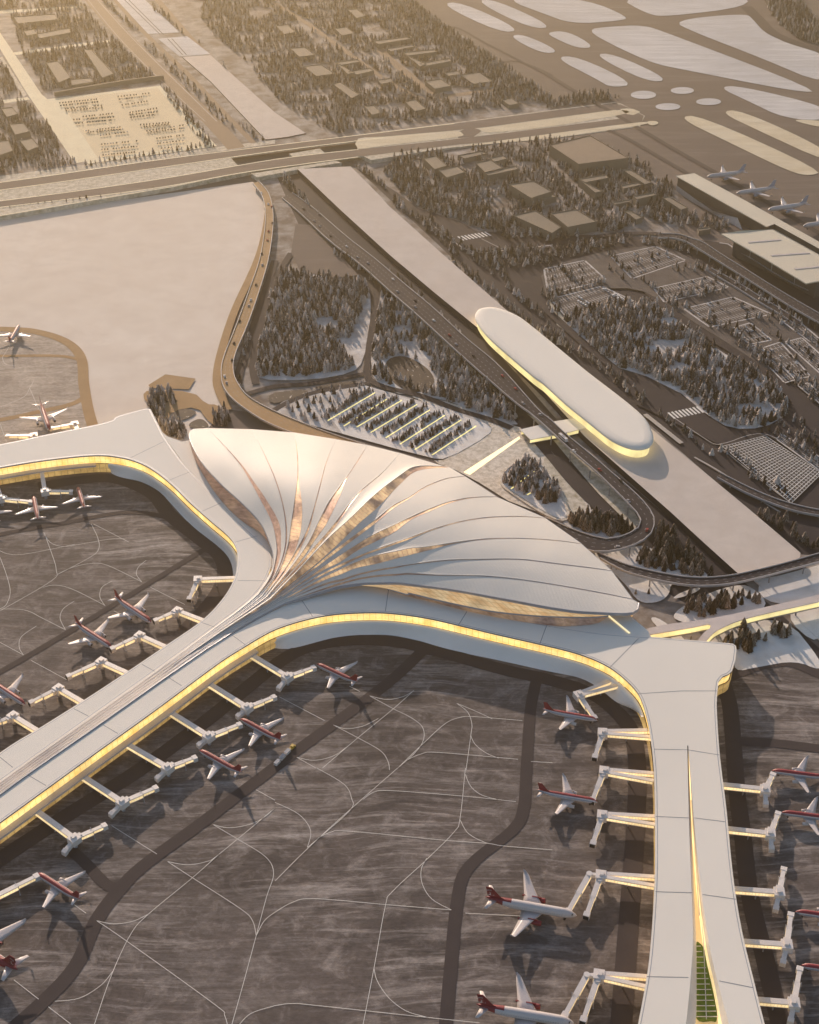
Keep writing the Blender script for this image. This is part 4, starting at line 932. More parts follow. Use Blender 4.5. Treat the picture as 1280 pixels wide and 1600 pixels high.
def airliner(name, label, kind, group=None):
    """length 38 m, nose at +x 19; wheels on z=0"""
    t = thing(name, label, 'airplane', (0,0,0), 0, group)
    Rf, zc = 2.0, 4.1; n = 16
    body = [(19,.05,-.5),(18.6,.45,-.42),(17.8,.95,-.3),(16.4,1.5,-.12),(14.5,1.9,0),(12,Rf,0),(4,Rf,0),(-4,Rf,0),(-8,1.95,.05),(-11.5,1.6,.35),(-14.5,1.15,.75),(-17,.62,1.15),(-18.9,.18,1.45)]
    def ring(x, r, dz): return [(x, r*math.sin(2*math.pi*(q+.5)/n), zc+dz+r*math.cos(2*math.pi*(q+.5)/n)) for q in range(n)]
    rings = [ring(*b) for b in body]
    if kind == 'red':   mo = lambda j,q: 1 if (q <= 1 or q >= 14) else (2 if q in (3,12) else 0)
    elif kind == 'wide': mo = lambda j,q: 1 if j >= 9 or (j == 8 and (q<=1 or q>=14)) else 0
    else: mo = lambda j,q: 2 if 5 <= q <= 10 else 0
    mats = {'red':[M['alwhite'],M['red'],M['albluegrey']], 'wide':[M['alwhite'],M['maroon'],M['albluegrey']], 'plain':[M['alwhite'],M['alwhite'],M['albluegrey']]}[kind]
    fu = local(loft(rings[::-1], lambda j,q: mo(11-j,q)), 'fuselage', mats, t, True)
    # cockpit glass and cabin windows
    mb = MB()
    for s in (-1,1): mb.face([(17.75,.12*s,zc+.66),(17.15,.75*s,zc+1.0),(16.9,1.35*s,zc+.62),(17.4,.98*s,zc+.30)][::s])
    local(mb, 'cockpit_window', M['dark'], fu)
    mb = MB()
    for s in (-1,1):
        for x in np.arange(-9,13.5,.95):
            y = 2.02*s; mb.face([(x,y*.985,zc+.45),(x+.35,y*.985,zc+.45),(x+.35,y*.95,zc+.72),(x,y*.95,zc+.72)][::-s])
    local(mb, 'cabin_windows', M['greymetal'], fu)
    for s in (-1,1):
        W_ = loft([foil((5.6,1.2*s,zc-1.1),9.2,1.1), foil((2.4,5.8*s,zc-.65),6.0,.6), foil((-3.2,16.2*s,zc+.35),2.4,.22), foil((-3.9,17.0*s,zc+.6),1.7,.16), foil((-5.2,17.3*s,zc+2.0),.7,.1)][::-s])
        if s < 0: pass
        w = local(W_, 'wing', M['alwhite'] if kind != 'plain' else M['alwhite'], t, True)
        if kind != 'plain':
            pass
        ex, ey, ez = 3.9, 5.9*s, zc-2.0
        er = [[(ex+x, ey+r*math.sin(a), ez+r*math.cos(a)) for a in [2*math.pi*q/12 for q in range(12)]] for x, r in ((1.3,.75),(1.5,1.0),(.6,1.15),(-1.2,1.1),(-2.6,.75),(-3.4,.4))]
        e = local(loft(er[::-1]), 'engine', {'wide':M['maroon'],'red':M['alwhite'],'plain':M['greymetal']}[kind], t, True)
        mb = MB(); mb.obox((ex-2.2,ey,ez+1.35),(2.0,0,0),(0,.18,0),(0,0,.55)); local(mb, 'pylon', {'wide':M['maroon'],'red':M['alwhite'],'plain':M['greymetal']}[kind], e)
        mb = MB(); mb.cyl((ex+1.45,ey,ez),(ex+1.52,ey,ez),.72,.72,12); local(mb, 'fan', M['dark'], e)
        if kind == 'wide':
            mb = MB(); mb.obox((-2.9,6.2*s,zc-.9),(1.5,0,0),(0,.3,0),(0,0,.35)); local(mb, 'flap_fairing', M['maroon'], w)
        local(loft([foil((-13.6,.5*s,zc+1.0),3.6,.4), foil((-17.2,6.2*s,zc+1.6),1.4,.16)][::-s]), 'tailplane', M['alwhite'], t, True)
    fm = {'red':M['maroon'],'wide':M['maroon'],'plain':M['albluegrey']}[kind]
    fin = local(loft([foil((-10.2,0,zc+1.5),6.6,.3,True), foil((-12.4,0,zc+2.6),5.4,.42,True), foil((-16.4,0,zc+7.6),2.6,.24,True)]), 'fin', fm, t)
    if kind == 'wide':
        # pale tail panel with nested arches on both sides
        for s in (-1,1):
            y = .34*s
            mb = MB(); mb.face([(-15.2,y,zc+3.3),(-17.6,y,zc+3.3),(-18.3,y*.8,zc+6.2),(-16.6,y*.8,zc+6.4)][::s]); em = local(mb, 'tail_emblem', M['alwhite'], fin)
            mb = MB()
            for r in (1.15,.78,.42):
                arc = [(-16.75-.22*(math.sin(a)*r+2.0)*.5+r*math.cos(a), y*1.25, zc+4.75+r*1.15*math.sin(a)) for a in np.linspace(0,math.pi,9)]
                arc = [(arc[0][0]+.15, y*1.25, zc+3.5)]+arc+[(arc[-1][0]+.2, y*1.25, zc+3.9)]
                for a, b in zip(arc, arc[1:]):
                    a, b = Vector(a), Vector(b); d = (b-a).normalized(); nn = Vector((-d.z,0,d.x))*.2
                    mb.face([a-nn, b-nn, b+nn, a+nn])
            local(mb, 'emblem_arches', M['maroon'], em)
    for x, y in ((14.2,0),(-1.2,3.0),(-1.2,-3.0)):
        mb = MB(); mb.cyl((x,y,.5),(x,y,zc-1.2),.14,.14,6); g_ = local(mb, 'landing_gear', M['greymetal'], t)
        mb = MB(); mb.cyl((x,y-.45,.55),(x,y+.45,.55),.55,.55,10); local(mb, 'wheel', M['dark'], g_)
    return t
def place_pose(nose, tail, z=4.1, base=38.0, size=None, flip=1):
    a, b = P(*nose, z), P(*tail, z+.0); d = a-b; L = size or d.length
    sc = L/base; c = (a+b)/2 if size is None else a-d.normalized()*L/2
    return Matrix.Translation((c.x,c.y,LAYER[0]+.03)) @ Matrix.Rotation(math.atan2(d.y,d.x),4,'Z') @ Matrix.Scale(sc,4), L
NARROW = [
 ((494,1040),(560,1071),'red-backed airliner just inside the bend of the long pier, nose to the first jet bridge'),
 ((376,1126),(441,1162),'red-backed airliner left of the baggage train, on the lower side of the long pier'),
 ((312,1175),(379,1213),'red-backed airliner left of the one by the baggage train, below the long pier'),
 ((59,1367),(127,1411),'red-backed airliner alone at lower left beside the forked dark taxilane'),
 ((237,976),(180,938),'red-backed airliner nearest the hall on the upper side of the long pier'),
 ((175,1015),(118,978),'red-backed airliner second from the hall on the upper side of the long pier'),
 ((40,1104),(-17,1066),'red-backed airliner cut by the left edge on the upper side of the long pier'),
 ((122,763),(133,799),'rose airliner below the upper left pier, the one nearer the hall'),
 ((53,778),(61,817),'rose airliner below the upper left pier, between two jet bridges'),
 ((-16,785),(-9,822),'white airliner of which only a wing shows under the upper left pier'),
 ((78,676),(64,636),'rose airliner nosed up to the rear side of the upper left pier'),
 ((31,511),(15,540),'red airliner parked inside the sandy taxi loop on the left'),
 ((934,1128),(848,1113),'red-backed airliner highest on the left side of the right pier'),
 ((934,1256),(839,1240),'red-backed airliner second from the top on the left side of the right pier'),
 ((1205,1207),(1296,1219),'red-backed airliner highest on the right side of the right pier'),
 ((1220,1272),(1312,1284),'red-backed airliner second from the top on the right side of the right pier'),
 ((1242,1427),(1340,1441),'red-backed airliner third from the top on the right side of the right pier'),
 ((1250,1511),(1350,1526),'red-backed airliner lowest on the right side of the right pier')]
proto = airliner('airliner', '', 'red', 'red-backed airliners at the piers')
for i, (a, b, lab) in enumerate(NARROW):
    mat, L = place_pose(a, b)
    if i == 0: proto.matrix_basis = mat; proto['label'] = lab
    else: dup(proto, mat, lab)
WIDE = [((901,1433),(758,1408),'big white jet with red tail and red engines, nearest the double jet bridges'),
        ((897,1601),(744,1576),'big white red-tailed jet cut by the bottom edge'),
        ((-88,1450),(30,1524),'big white jet whose red tail pokes in at the lower left edge')]
pw = airliner('wide_airliner', '', 'wide', 'big white jets with red tails')
for i, (a, b, lab) in enumerate(WIDE):
    mat, L = place_pose(a, b, 6)
    if i == 0: pw.matrix_basis = mat; pw['label'] = lab
    else: dup(pw, mat, lab)
PLAIN = [((1104,280),(1164,273),'first plain white jet from the tip of the far concourse'),((1150,306),(1211,298),'second plain white jet from the tip of the far concourse'),
         ((1199,332),(1261,323),'third plain white jet from the tip of the far concourse'),((1254,357),(1316,349),'fourth plain white jet, cut by the right edge behind the far concourse')]
pp = airliner('airliner', '', 'plain', 'plain white jets behind the far concourse')
for i, (a, b, lab) in enumerate(PLAIN):
    mat, L = place_pose(a, b)
    if i == 0: pp.matrix_basis = mat; pp['label'] = lab
    else: dup(pp, mat, lab)

# ================================================================ JET BRIDGES
def tube_part(mb, a, b, w, h, lit=True):
    """corridor box along a-b (points at roof height); material 0 shell, 1 lit window band"""
    a, b = Vector(a), Vector(b); d = b-a; L = d.length; d.normalize(); n = Vector((-d.y,d.x,0)).normalized(); up = Vector((0,0,1))
    c = (a+b)/2
    mb.obox(c-up*h/2, d*L/2, n*w/2, up*h/2, 0)
    if lit:
        for s in (-1,1):
            q0, q1 = a+d*.4+n*s*(w/2+.03), b-d*.4+n*s*(w/2+.03)
            f = [q0-up*h*.86, q1-up*h*.86, q1-up*h*.22, q0-up*h*.22]; uv = [(0,0),(L,0),(L,.99),(0,.99)]
            if s > 0: f, uv = f[::-1], uv[::-1]
            mb.face(f, 1, uv)
def jetbridge(label, base, node, arms, stub=None, twin=False):
    zt = 9.6
    B, N = P(*base, zt), P(*node, zt)
    t = thing('jet_bridge', label, 'jet bridge', (N.x,N.y,0), 0, 'jet bridges along the piers')
    sh = [M['white'], M['bridge_lit']]
    d = (N-B).normalized(); n = Vector((-d.y,d.x,0)).normalized(); up = Vector((0,0,1))
    if twin:
        for s, z in ((-1,0),(1,.9)):
            mb = MB(); e = B+n*s*4.2*twin; tube_part(mb, e+up*z, N-d*1.5+n*s*1.3, 2.9, 3.4); mb.build('corridor', sh, t)
    else:
        mb = MB(); tube_part(mb, B-d*2, N, 3.8, 3.8); mb.build('corridor', sh, t)
    mb = MB(); mb.obox(N-up*2.0, d*3.4, n*3.6, up*2.4); mb.obox(N+up*.9-d*.5, d*1.4, n*1.5, up*.6); mb.obox(N-up*1.9+n*4.3, d*1.5, n*1.3, up*1.8); mb.build('rotunda', M['white'], t)
    mb = MB(); mb.cyl((N.x,N.y,0),(N.x,N.y,zt-4.3),1.4,1.4,10); mb.build('column', M['greymetal'], t)
    m_ = (B+N)/2
    mb = MB(); mb.cyl((m_.x,m_.y,0),(m_.x,m_.y,zt-3.8),.5,.5,8); mb.build('column', M['greymetal'], t)
    for arm in arms:
        st = arm[0] if len(arm) > 1 else None; e = P(*arm[-1], 7.2)
        s0 = P(*st, zt-.4) if st else N+(e-N).normalized()*3.4-up*.3
        if st:
            mb = MB(); mb.cyl((s0.x,s0.y,zt-4.2),(s0.x,s0.y,zt+.1),2.0,2.0,14); mb.build('rotunda', M['white'], t)
            mb = MB(); mb.cyl((s0.x,s0.y,0),(s0.x,s0.y,zt-4.2),.7,.7,8); mb.build('column', M['greymetal'], t)
            mb = MB(); tube_part(mb, N, s0, 2.2, 2.6, False); mb.build('corridor', sh, t)
        v = e-s0; q = s0+v*.52; vd = v.normalized(); vn = Vector((-vd.y,vd.x,0)).normalized()
        mb = MB(); tube_part(mb, s0, q+vd*.5, 3.5, 3.5); mb.build('tunnel', sh, t)
        mb = MB(); tube_part(mb, q, e, 2.8, 2.9); mb.build('tunnel', sh, t)
        mb = MB(); mb.obox(e-up*1.5, vd*1.8, vn*2.1, up*1.75); cab = mb.build('cab', M['white'], t)
        mb = MB(); mb.obox(e-up*1.6+vd*2.0, vd*.3, vn*1.8, up*1.3); mb.build('bellows', M['dark'], cab)
        lg = MB()
        for s in (-1,1):
            c = q+vn*s*2.3; lg.cyl((c.x,c.y,.6),(c.x,c.y,q.z+.9),.28,.28,6); lg.cyl((c.x-.4,c.y,.6),(c.x+.4,c.y,.6),.6,.6,8)
        lg.beam([q+vn*2.4-up*3.2, q-vn*2.4-up*3.2], .5, .5); lg.build('lift_frame', M['greymetal'], t)
    if stub:
        e = P(*stub, 6.4); v = (e-N).normalized(); vn = Vector((-v.y,v.x,0)).normalized()
        mb = MB(); tube_part(mb, N+v*3-up*.8, e, 3.0, 3.2, False); mb.obox(e-up*1.6, v*1.5, vn*1.9, up*1.7); mb.build('stair_tower', M['white'], t)
NTH = ['first','second','third','fourth','fifth','sixth','seventh']
JB = []
for i, r in enumerate([((386,1018),(449,1056),(490,1042),(436,1073)),((322,1064),(386,1104),(428,1088),(372,1117)),((259,1107),(326,1149),(374,1131),(311,1162)),((193,1158),(262,1198),(304,1183),(246,1214)),((122,1207),(191,1252),(243,1230),(174,1270)),((52,1262),(116,1309),(163,1289),(101,1329)),((-75,1355),(-15,1403),(57,1368),(-30,1420))]):
    JB.append((f'{NTH[i]} jet bridge from the bend along the lower side of the long pier', r[0], r[1], [(r[2],)], r[3], False))
for i, r in enumerate([((366,902),(309,904),(296,934)),((316,968),(277,953),(243.5,968)),((259,1010),(218,991.5),(176,1012)),((198,1050),(158,1032),(107.5,1055)),((129,1096),(91,1074),(49,1096)),((59,1141),(20,1117),(-8,1130))]):
    JB.append((f'{NTH[i]} jet bridge from the hall along the upper side of the long pier', r[0], r[1], [(r[2],)], None, False))
JB += [('jet bridge reaching down from the glass front of the upper left pier, right-hand one',(64,729),(70,766),[((111,767),)],None,False),('jet bridge below the upper left pier beside the frame edge',(-10,742),(1.5,777),[((48,783),)],None,False),
       ('jet bridge touching the rose airliner behind the upper left pier',(122,673),(117,661),[((80,668),)],None,False),('jet bridge behind the upper left pier at the left edge',(54,687),(53,679),[((12,680),)],None,False),
       ('double-corridor jet bridge at the inner bend of the right pier',(975,1062),(905,1084),[((929,1120),)],None,1.0),('second double-corridor jet bridge from the top, left of the right pier',(1018,1146),(942,1143),[((930,1181),)],None,1.0),
       ('third double-corridor jet bridge from the top, left of the right pier',(1022,1214),(944,1203),[((926,1249),)],None,1.0),('fourth double-corridor jet bridge from the top, left of the right pier',(1024,1282),(941,1272),[((927,1316),)],None,1.0),
       ('upper jet bridge with two long arms beside the big white jet',(1024,1377),(939,1366),[((921,1365),(888,1423)),((917,1428),)],None,1.0),('lower jet bridge with two long arms near the bottom edge',(1012,1534),(936,1522),[((917,1523),(883,1585)),((912,1592),)],None,1.0)]
for i, r in enumerate([((1130,1225),(1196,1232),(1208,1209),(1197,1254)),((1138,1294),(1204,1301),(1216,1270),(1206,1324)),((1148,1388),(1218,1393),(1225,1357),(1213,1418)),((1160,1470),(1230,1475),(1236,1428),(1224,1502)),((1180,1561),(1241,1566),(1250,1513),(1236,1593))]):
    JB.append((f'{NTH[i]} jet bridge from the top along the right side of the right pier', r[0], r[1], [(r[2],)], r[3], False))
for j in JB: jetbridge(*j)
# ================================================================ BAGGAGE TRAIN
a, b = P(457,1168,1), P(434,1192,1); d = (b-a).normalized(); nrm = Vector((-d.y,d.x,0)); up = Vector((0,0,1))
tg = thing('baggage_tug', 'yellow baggage tug pulling three carts along the dark taxilane', 'tug', (a.x,a.y,0))
mb = MB(); mb.obox((a.x,a.y,1.2), d*2.6, nrm*1.3, up*.7); mb.obox((a.x-d.x*.3,a.y-d.y*.3,2.5), d*1.2, nrm*1.2, up*.65); mb.build('body', M['yellow'], tg)
for s in (-1,1):
    for q in (-1,1):
        c = a+d*q*1.6+nrm*s*1.25; mb = MB(); mb.cyl((c.x,c.y,.55)-Vector() if False else Vector((c.x,c.y,.55))-nrm*.25, Vector((c.x,c.y,.55))+nrm*.25, .55,.55,10); mb.build('wheel', M['dark'], tg)
for i in range(3):
    c = a+d*(6.2+i*6.4); t = thing('baggage_cart', f'{["first","second","third"][i]} grey covered baggage cart behind the yellow tug', 'baggage cart', (c.x,c.y,0), 0, 'baggage carts behind the tug')
    mb = MB(); mb.obox((c.x,c.y,1.0), d*2.6, nrm*1.4, up*.2); mb.obox((c.x,c.y,2.0), d*2.4, nrm*1.3, up*.8); mb.build('box', M['white'], t)
    mb = MB(); mb.obox((c.x,c.y,2.95), d*2.6, nrm*1.45, up*.12); mb.build('roof', M['greymetal'], t)
    for s in (-1,1):
        w0 = c+d*1.7*s; mb = MB(); mb.cyl(Vector((w0.x,w0.y,.45))-nrm*1.4, Vector((w0.x,w0.y,.45))+nrm*1.4, .45,.45,8); mb.build('axle', M['dark'], t)
# ================================================================ FAR BUILDINGS
EXCL = []
def building(label, quads, h, kind='clay', excl=True):
    """one block: quads are the roof outlines of its wings in the photo"""
    c = P(sum(p[0] for p in quads[0])/len(quads[0]), sum(p[1] for p in quads[0])/len(quads[0]), 0)
    t = thing('building', label, 'building', (c.x,c.y,0), 0, 'snow-dusted blocks beyond the taxiway' if c.y > 1500 else 'pale blocks among the trees')
    cx_ = sum(p[0] for q in quads for p in q)/sum(len(q) for q in quads); cy_ = sum(p[1] for q in quads for p in q)/sum(len(q) for q in quads)
    far = cy_ < 190; f_ = .86 if far else .96; h = h*(.75 if far else .9)
    for i, q in enumerate(quads):
        q = [(cx_+(p[0]-cx_)*f_, cy_+(p[1]-cy_)*f_) for p in q]
        hh = h-.35*i
        w = ccw(W(q, hh))
        mb = MB(); mb.wall([(p.x,p.y) for p in w], 0, hh-.02*i, 0, True); mb.build('wall', M['clay'], t)
        ins = off(w, .6, True)
        mb = MB(); mb.poly([(p.x,p.y,hh-.9) for p in ins]); mb.ruled([[Vector(p) for p in w+[w[0]]], [Vector(p) for p in ins+[ins[0]]]]); mb.ruled([[Vector(p) for p in ins+[ins[0]]], [Vector((p.x,p.y,hh-.9)) for p in ins+[ins[0]]]])
        mb.build('roof', M['clayroof' if kind == 'clay' else 'brownroof'], t)
        if excl: EXCL.append([(p[0]+dx, p[1]) for p in W(q,hh) for dx in (0,)])
B = [
 ('long bar block at the top centre of the wooded quarter',[A10(440,190, 620,168, 652,178, 470,207)],11),
 ('shorter bar block in front of the long bar block',[A10(508,225, 640,203, 662,213, 530,242)],9),
 ('large U-shaped block enclosing trees near the bar blocks',[A10(580,238, 748,222, 760,236, 606,256), A10(580,240, 608,257, 705,300, 672,315), A10(672,296, 830,270, 842,286, 690,314)],12),
 ('U-shaped block left of the open yard',[A10(268,284, 385,269, 402,282, 300,300), A10(268,286, 300,300, 375,342, 335,348), A10(338,335, 452,315, 477,330, 380,352)],11),
 ('slanting bar block with dark end among the trees',[A10(258,385, 300,374, 402,442, 360,462)],11),
 ('square block half hidden in the upper wood, left of the U-shaped block',[A10(60,220, 140,214, 196,256, 110,267)],10),
 ('low wide block below the half hidden square block',[A10(118,305, 215,294, 292,345, 190,357)],9),
 ('square white-roofed block right of the yard',[A10(688,375, 770,361, 832,400, 740,416)],10),
 ('flat white-roofed hall at the right end of the yard',[A10(848,345, 952,329, 1022,380, 920,394)],8),
 ('small dark block beside the flat white-roofed hall',[A10(778,336, 850,325, 872,345, 800,354)],8),
 ('block nearest the taxiway with a pale square roof',[A10(598,470, 650,454, 712,506, 650,522)],10),
 ('small block at the right corner of the wooded quarter',[A10(1048,462, 1100,450, 1142,480, 1090,492)],9),
 ('small block under the topmost trees',[A10(328,40, 382,37, 427,75, 380,87)],10),
 ('block between two tree belts near the top',[A10(268,130, 332,120, 377,155, 310,167)],10),
 ('narrow white block beside the yard entrance',[A10(470,370, 540,360, 552,380, 490,392)],7),
 ('low block in trees just behind the taxiway',[A10(408,490, 460,484, 502,525, 450,537)],9),
 ('block at the left edge of the central wood',[A10(-5,115, 60,109, 102,150, 40,162)],10),
 ('L-shaped block left in the quarter below the taxiway',[A10(686,733, 745,720, 802,768, 740,787), A10(758,790, 850,770, 887,800, 800,827)],12),
 ('stepped block with three wings below the taxiway',[A10(928,756, 1000,740, 1062,780, 975,802), A10(998,732, 1060,718, 1082,735, 1020,751), A10(970,803, 1120,770, 1137,786, 990,817)],12),
 ('long low block behind the stepped block',[A10(846,722, 960,700, 992,711, 880,737)],8),
 ('big plain box with a brown flat roof',[A10(1083,855, 1200,838, 1292,890, 1190,922)],16),
 ('long sloping block right of the small crosswalk wood',[A20(-150,1000, -40,975, 85,1055, 40,1085)],12),
 ('huge brown shed beside the taxiway islands',[A20(20,672, 215,625, 402,735, 160,765)],18,'brown'),
 ('L-shaped block below the huge brown shed',[A20(158,830, 290,808, 304,825, 190,847), A20(160,832, 192,848, 278,890, 240,897)],12),
 ('slanting bar block below the right end of the shed',[A20(368,791, 400,785, 507,850, 470,857)],11),
 ('small block at the foot of the slanting bar',[A20(358,860, 440,845, 457,858, 370,877)],9),
 ('cream block in the middle of the court below the shed',[A20(413,910, 510,893, 527,905, 430,927)],13),
 ('low cream block left in the court',[A20(318,938, 400,925, 412,935, 330,952)],7),
 ('bar block pointing to the far concourse',[A20(548,916, 580,910, 672,965, 640,977)],11),
 ('narrow wall block on the lower left of the court',[A20(373,980, 400,975, 462,1010, 430,1022)],8),
 ('broad cream box among trees right of the long sloping block',[A20(28,990, 150,970, 252,1030, 110,1057)],15),
 ('tiny kiosk on the forecourt before the far terminal',[A20(713,1060, 770,1054, 777,1065, 720,1074)],7),
 ('low block beside the big plain box',[A20(-60,895, 0,885, 62,910, 0,932)],9),
 ('pale bar block in the upper left block of trees',[A00(45,75, 270,60, 287,90, 70,112)],11),
 ('L-shaped block below the pale bar in the upper left',[A00(95,140, 150,131, 172,155, 115,167), A00(168,156, 340,125, 352,150, 180,182)],11),
 ('stepped block left in the square wood by the car park',[A00(198,280, 260,270, 332,360, 265,388), A00(330,371, 440,360, 452,385, 335,402)],11),
 ('slanting bar block right in the square wood by the car park',[A00(378,215, 420,219, 542,350, 480,372)],11),
 ('topmost grey block in the wood at the left edge',[A00(0,500, 60,494, 92,530, 30,547)],10),
 ('square grey block in the wood at the left edge',[A00(43,575, 110,569, 142,610, 70,627)],10),
 ('lowest grey block in the wood at the left edge',[A00(88,650, 150,639, 187,680, 130,702)],10),
 ('grey block cut by the left edge',[A00(-22,655, 40,649, 62,700, 0,722)],10),
]
for b in B: building(*b)
# long retaining wall at the car park's upper edge
rw = thing('retaining_wall', 'long shaded retaining wall along the upper edge of the yellow car park', 'wall', P(160,140,0))
w = W(A00(255,447, 420,418, 600,388, 762,368), 0); 
mb = MB(); mb.beam([p+Vector((0,0,6)) for p in w], 3, 6); mb.build('wall_body', M['clay'], rw)
mb = MB(); mb.beam([p+Vector((0,0,6.4)) for p in w], 3.4, .4); mb.build('coping', M['clayroof'], rw)
# ================================================================ CARS
def car_mesh():
    mb = MB()
    prof = [(-2.2,.35),(-2.2,.9),(-1.6,1.0),(-1.1,1.45),(.5,1.45),(1.1,1.0),(2.1,.85),(2.2,.35)]
    for s in (-1,1):
        pts = [(x,s*.9*(.86 if z > 1.2 else 1),z) for x,z in prof]; mb.face(pts[::s], 0)
    for q in range(len(prof)):
        a, b = prof[q], prof[(q+1)%len(prof)]
        ya, yb = .9*(.86 if a[1]>1.2 else 1), .9*(.86 if b[1]>1.2 else 1)
        mt = 1 if (q in (2,4)) else 0
        mb.face([(a[0],-ya,a[1]),(a[0],ya,a[1]),(b[0],yb,b[1]),(b[0],-yb,b[1])], mt)
    for x in (-1.35,1.35):
        for s in (-1,1): mb.cyl((x,s*.78,.33),(x,s*.95,.33),.33,.33,8,1)
    return mb
CARMB = car_mesh()
M['carpaint'].append(plain('car_paint_brown',(.16,.12,.08),.9,spec=.05))
CARO = [CARMB.build('car', [p_, M['dark']]) for p_ in M['carpaint']]
for o in CARO: COL.objects.unlink(o)
CARS = []
def car(p, ang, paint, sc, label, group): CARS.append((depth(p), p, ang, paint, sc, label, group))
def traffic(C, n, lanes, z, label, group, sc=1.25, lo=.05, hi=.95, paints=(0,1,2,3,1)):
    d = at_dist(C, plen(C)/400); 
    for i in range(n):
        t = lo+(hi-lo)*(i+random.uniform(.1,.9))/n; p, q = d[int(t*(len(d)-1))]
        q = Vector((q.x,q.y,0)).normalized(); s = random.choice(lanes); p = p+Vector((-q.y,q.x,0))*s
        car(Vector((p.x,p.y,p.z+.05)), math.atan2(q.y,q.x)+(math.pi if s > 0 else 0), random.choice(paints), sc, label, group)
traffic(fC, 26, (-5.2,-1.8,1.8,5.2), 11, 'car driving on the long dark flyover beside the railway deck', 'cars on the hairpin flyover', 1.15)
traffic(wC, 16, (-4,0,4), 7, 'car driving on the tan curved viaduct beside the snowfield', 'cars on the tan viaduct', 1.15, .02, .8)
for lab, grp, rows, paints in (('white vehicle parked in the lot above the right-hand wood','white vehicles in the lot', [A21(150,185, 235,240),A21(265,150,345,200),A21(285,158,390,215),A21(140,200,215,245),A21(330,175,375,210)], (0,0,0,1)),):
    for (a, b) in rows:
        n = 8
        for i in range(n):
            if random.random() < .25: continue
            p = P(a[0]+(b[0]-a[0])*i/(n-1), a[1]+(b[1]-a[1])*i/(n-1), LAYER[0]+.05); car(p, 1.9, random.choice(paints), 1.25, lab, grp)
for li, q in enumerate(LOTS[:7]):
    for i in range(16):
        x, y = lerp2(q, random.uniform(.06,.94), random.choice((.12,.38,.62,.88))+random.uniform(-.03,.03))
        w = W(q, 0); dd = (w[3]-w[0]); car(P(x,y,LAYER[0]+.05), math.atan2(dd.y,dd.x), random.choice((1,3,3,0)), 1.0, 'dark parked car in the striped car parks before the far terminal', 'cars in the striped car parks')
ROWS = [A00(280,480,450,463),A00(285,492,455,475),A00(305,508,470,492),A00(310,516,472,500),A00(350,548,520,530),A00(345,558,530,546),A00(355,575,515,560),A00(400,610,560,592),A00(410,616,570,602),A00(470,630,592,615),A00(475,672,635,657),A00(473,697,637,682),A00(480,722,640,707),A00(538,452,705,434),A00(545,465,660,452),A00(570,490,685,472),A00(605,525,730,505),A00(605,535,745,520),A00(612,547,725,533),A00(655,582,785,572),A00(670,590,780,580),A00(685,610,850,584),A00(690,616,850,597),A00(730,645,850,630),A00(732,668,850,655),A00(738,692,830,682)]
for (a, b) in ROWS:
    n = max(3, int(math.dist(a,b)*k/12))
    for i in range(n):
        if random.random() < .08: continue
        t = (i+random.uniform(-.15,.15))/(n-1); p = P(a[0]+(b[0]-a[0])*t, a[1]+(b[1]-a[1])*t, LAYER[0]+.05)
        car(p, 1.75, random.choice((3,3,4,1)), 1.05, 'dark dot-like parked car in the yellow upper left car park', 'cars in the yellow car park')
CARS.sort(key=lambda c: c[0])
for i, (_, p, ang, pt, sc, lab, grp) in enumerate(CARS[:298]):
    o = CARO[pt].copy(); COL.objects.link(o); o.name = 'car'
    o.matrix_basis = Matrix.Translation(p) @ Matrix.Rotation(ang,4,'Z') @ Matrix.Scale(sc,4); tag(o, lab, 'car', grp)
mb = MB()
for _, p, ang, pt, sc, lab, grp in CARS[298:]:
    mt = Matrix.Translation(p) @ Matrix.Rotation(ang,4,'Z') @ Matrix.Scale(sc,4)
    mb.obox(mt @ Vector((0,0,.7)), (mt.to_3x3() @ Vector((2.1,0,0))), (mt.to_3x3() @ Vector((0,.9,0))), (0,0,.4*sc))
    mb.obox(mt @ Vector((-.2,0,1.3)), (mt.to_3x3() @ Vector((1.1,0,0))), (mt.to_3x3() @ Vector((0,.8,0))), (0,0,.3*sc))
if mb.v: tag(mb.build('parked_cars', M['carpaint'][3]), 'remaining rows of parked cars at the far end of the yellow lot', 'cars', kind='stuff')
# the white coach on the flyover
dd = at_dist(fC, 2.0); best = min(dd, key=lambda q: (q[0]-P(883,685,11)).length); p, q = best; q = Vector((q.x,q.y,0)).normalized(); nn = Vector((-q.y,q.x,0)); up = Vector((0,0,1)); p = p+nn*(-2.2)
bs = thing('coach', 'white coach driving on the flyover just past the covered footbridge', 'bus', tuple(p))
mb = MB(); mb.obox(p+up*2.1, q*6.5, nn*1.35, up*1.6); mb.build('body', M['white'], bs)
mb = MB()
for s in (-1,1): mb.obox(p+up*2.6+nn*s*1.36, q*6.1, nn*.03, up*.5)
mb.build('window_band', M['dark'], bs)
mb = MB(); mb.obox(p+up*3.8, q*2.0, nn*.8, up*.15); mb.build('roof_unit', M['greymetal'], bs)
for s in (-1,1):
    for e in (-4,4): mb = MB(); c = p+q*e+nn*s*1.2+up*.5; mb.cyl(c-nn*.15, c+nn*.15, .5,.5,10); mb.build('wheel', M['dark'], bs)
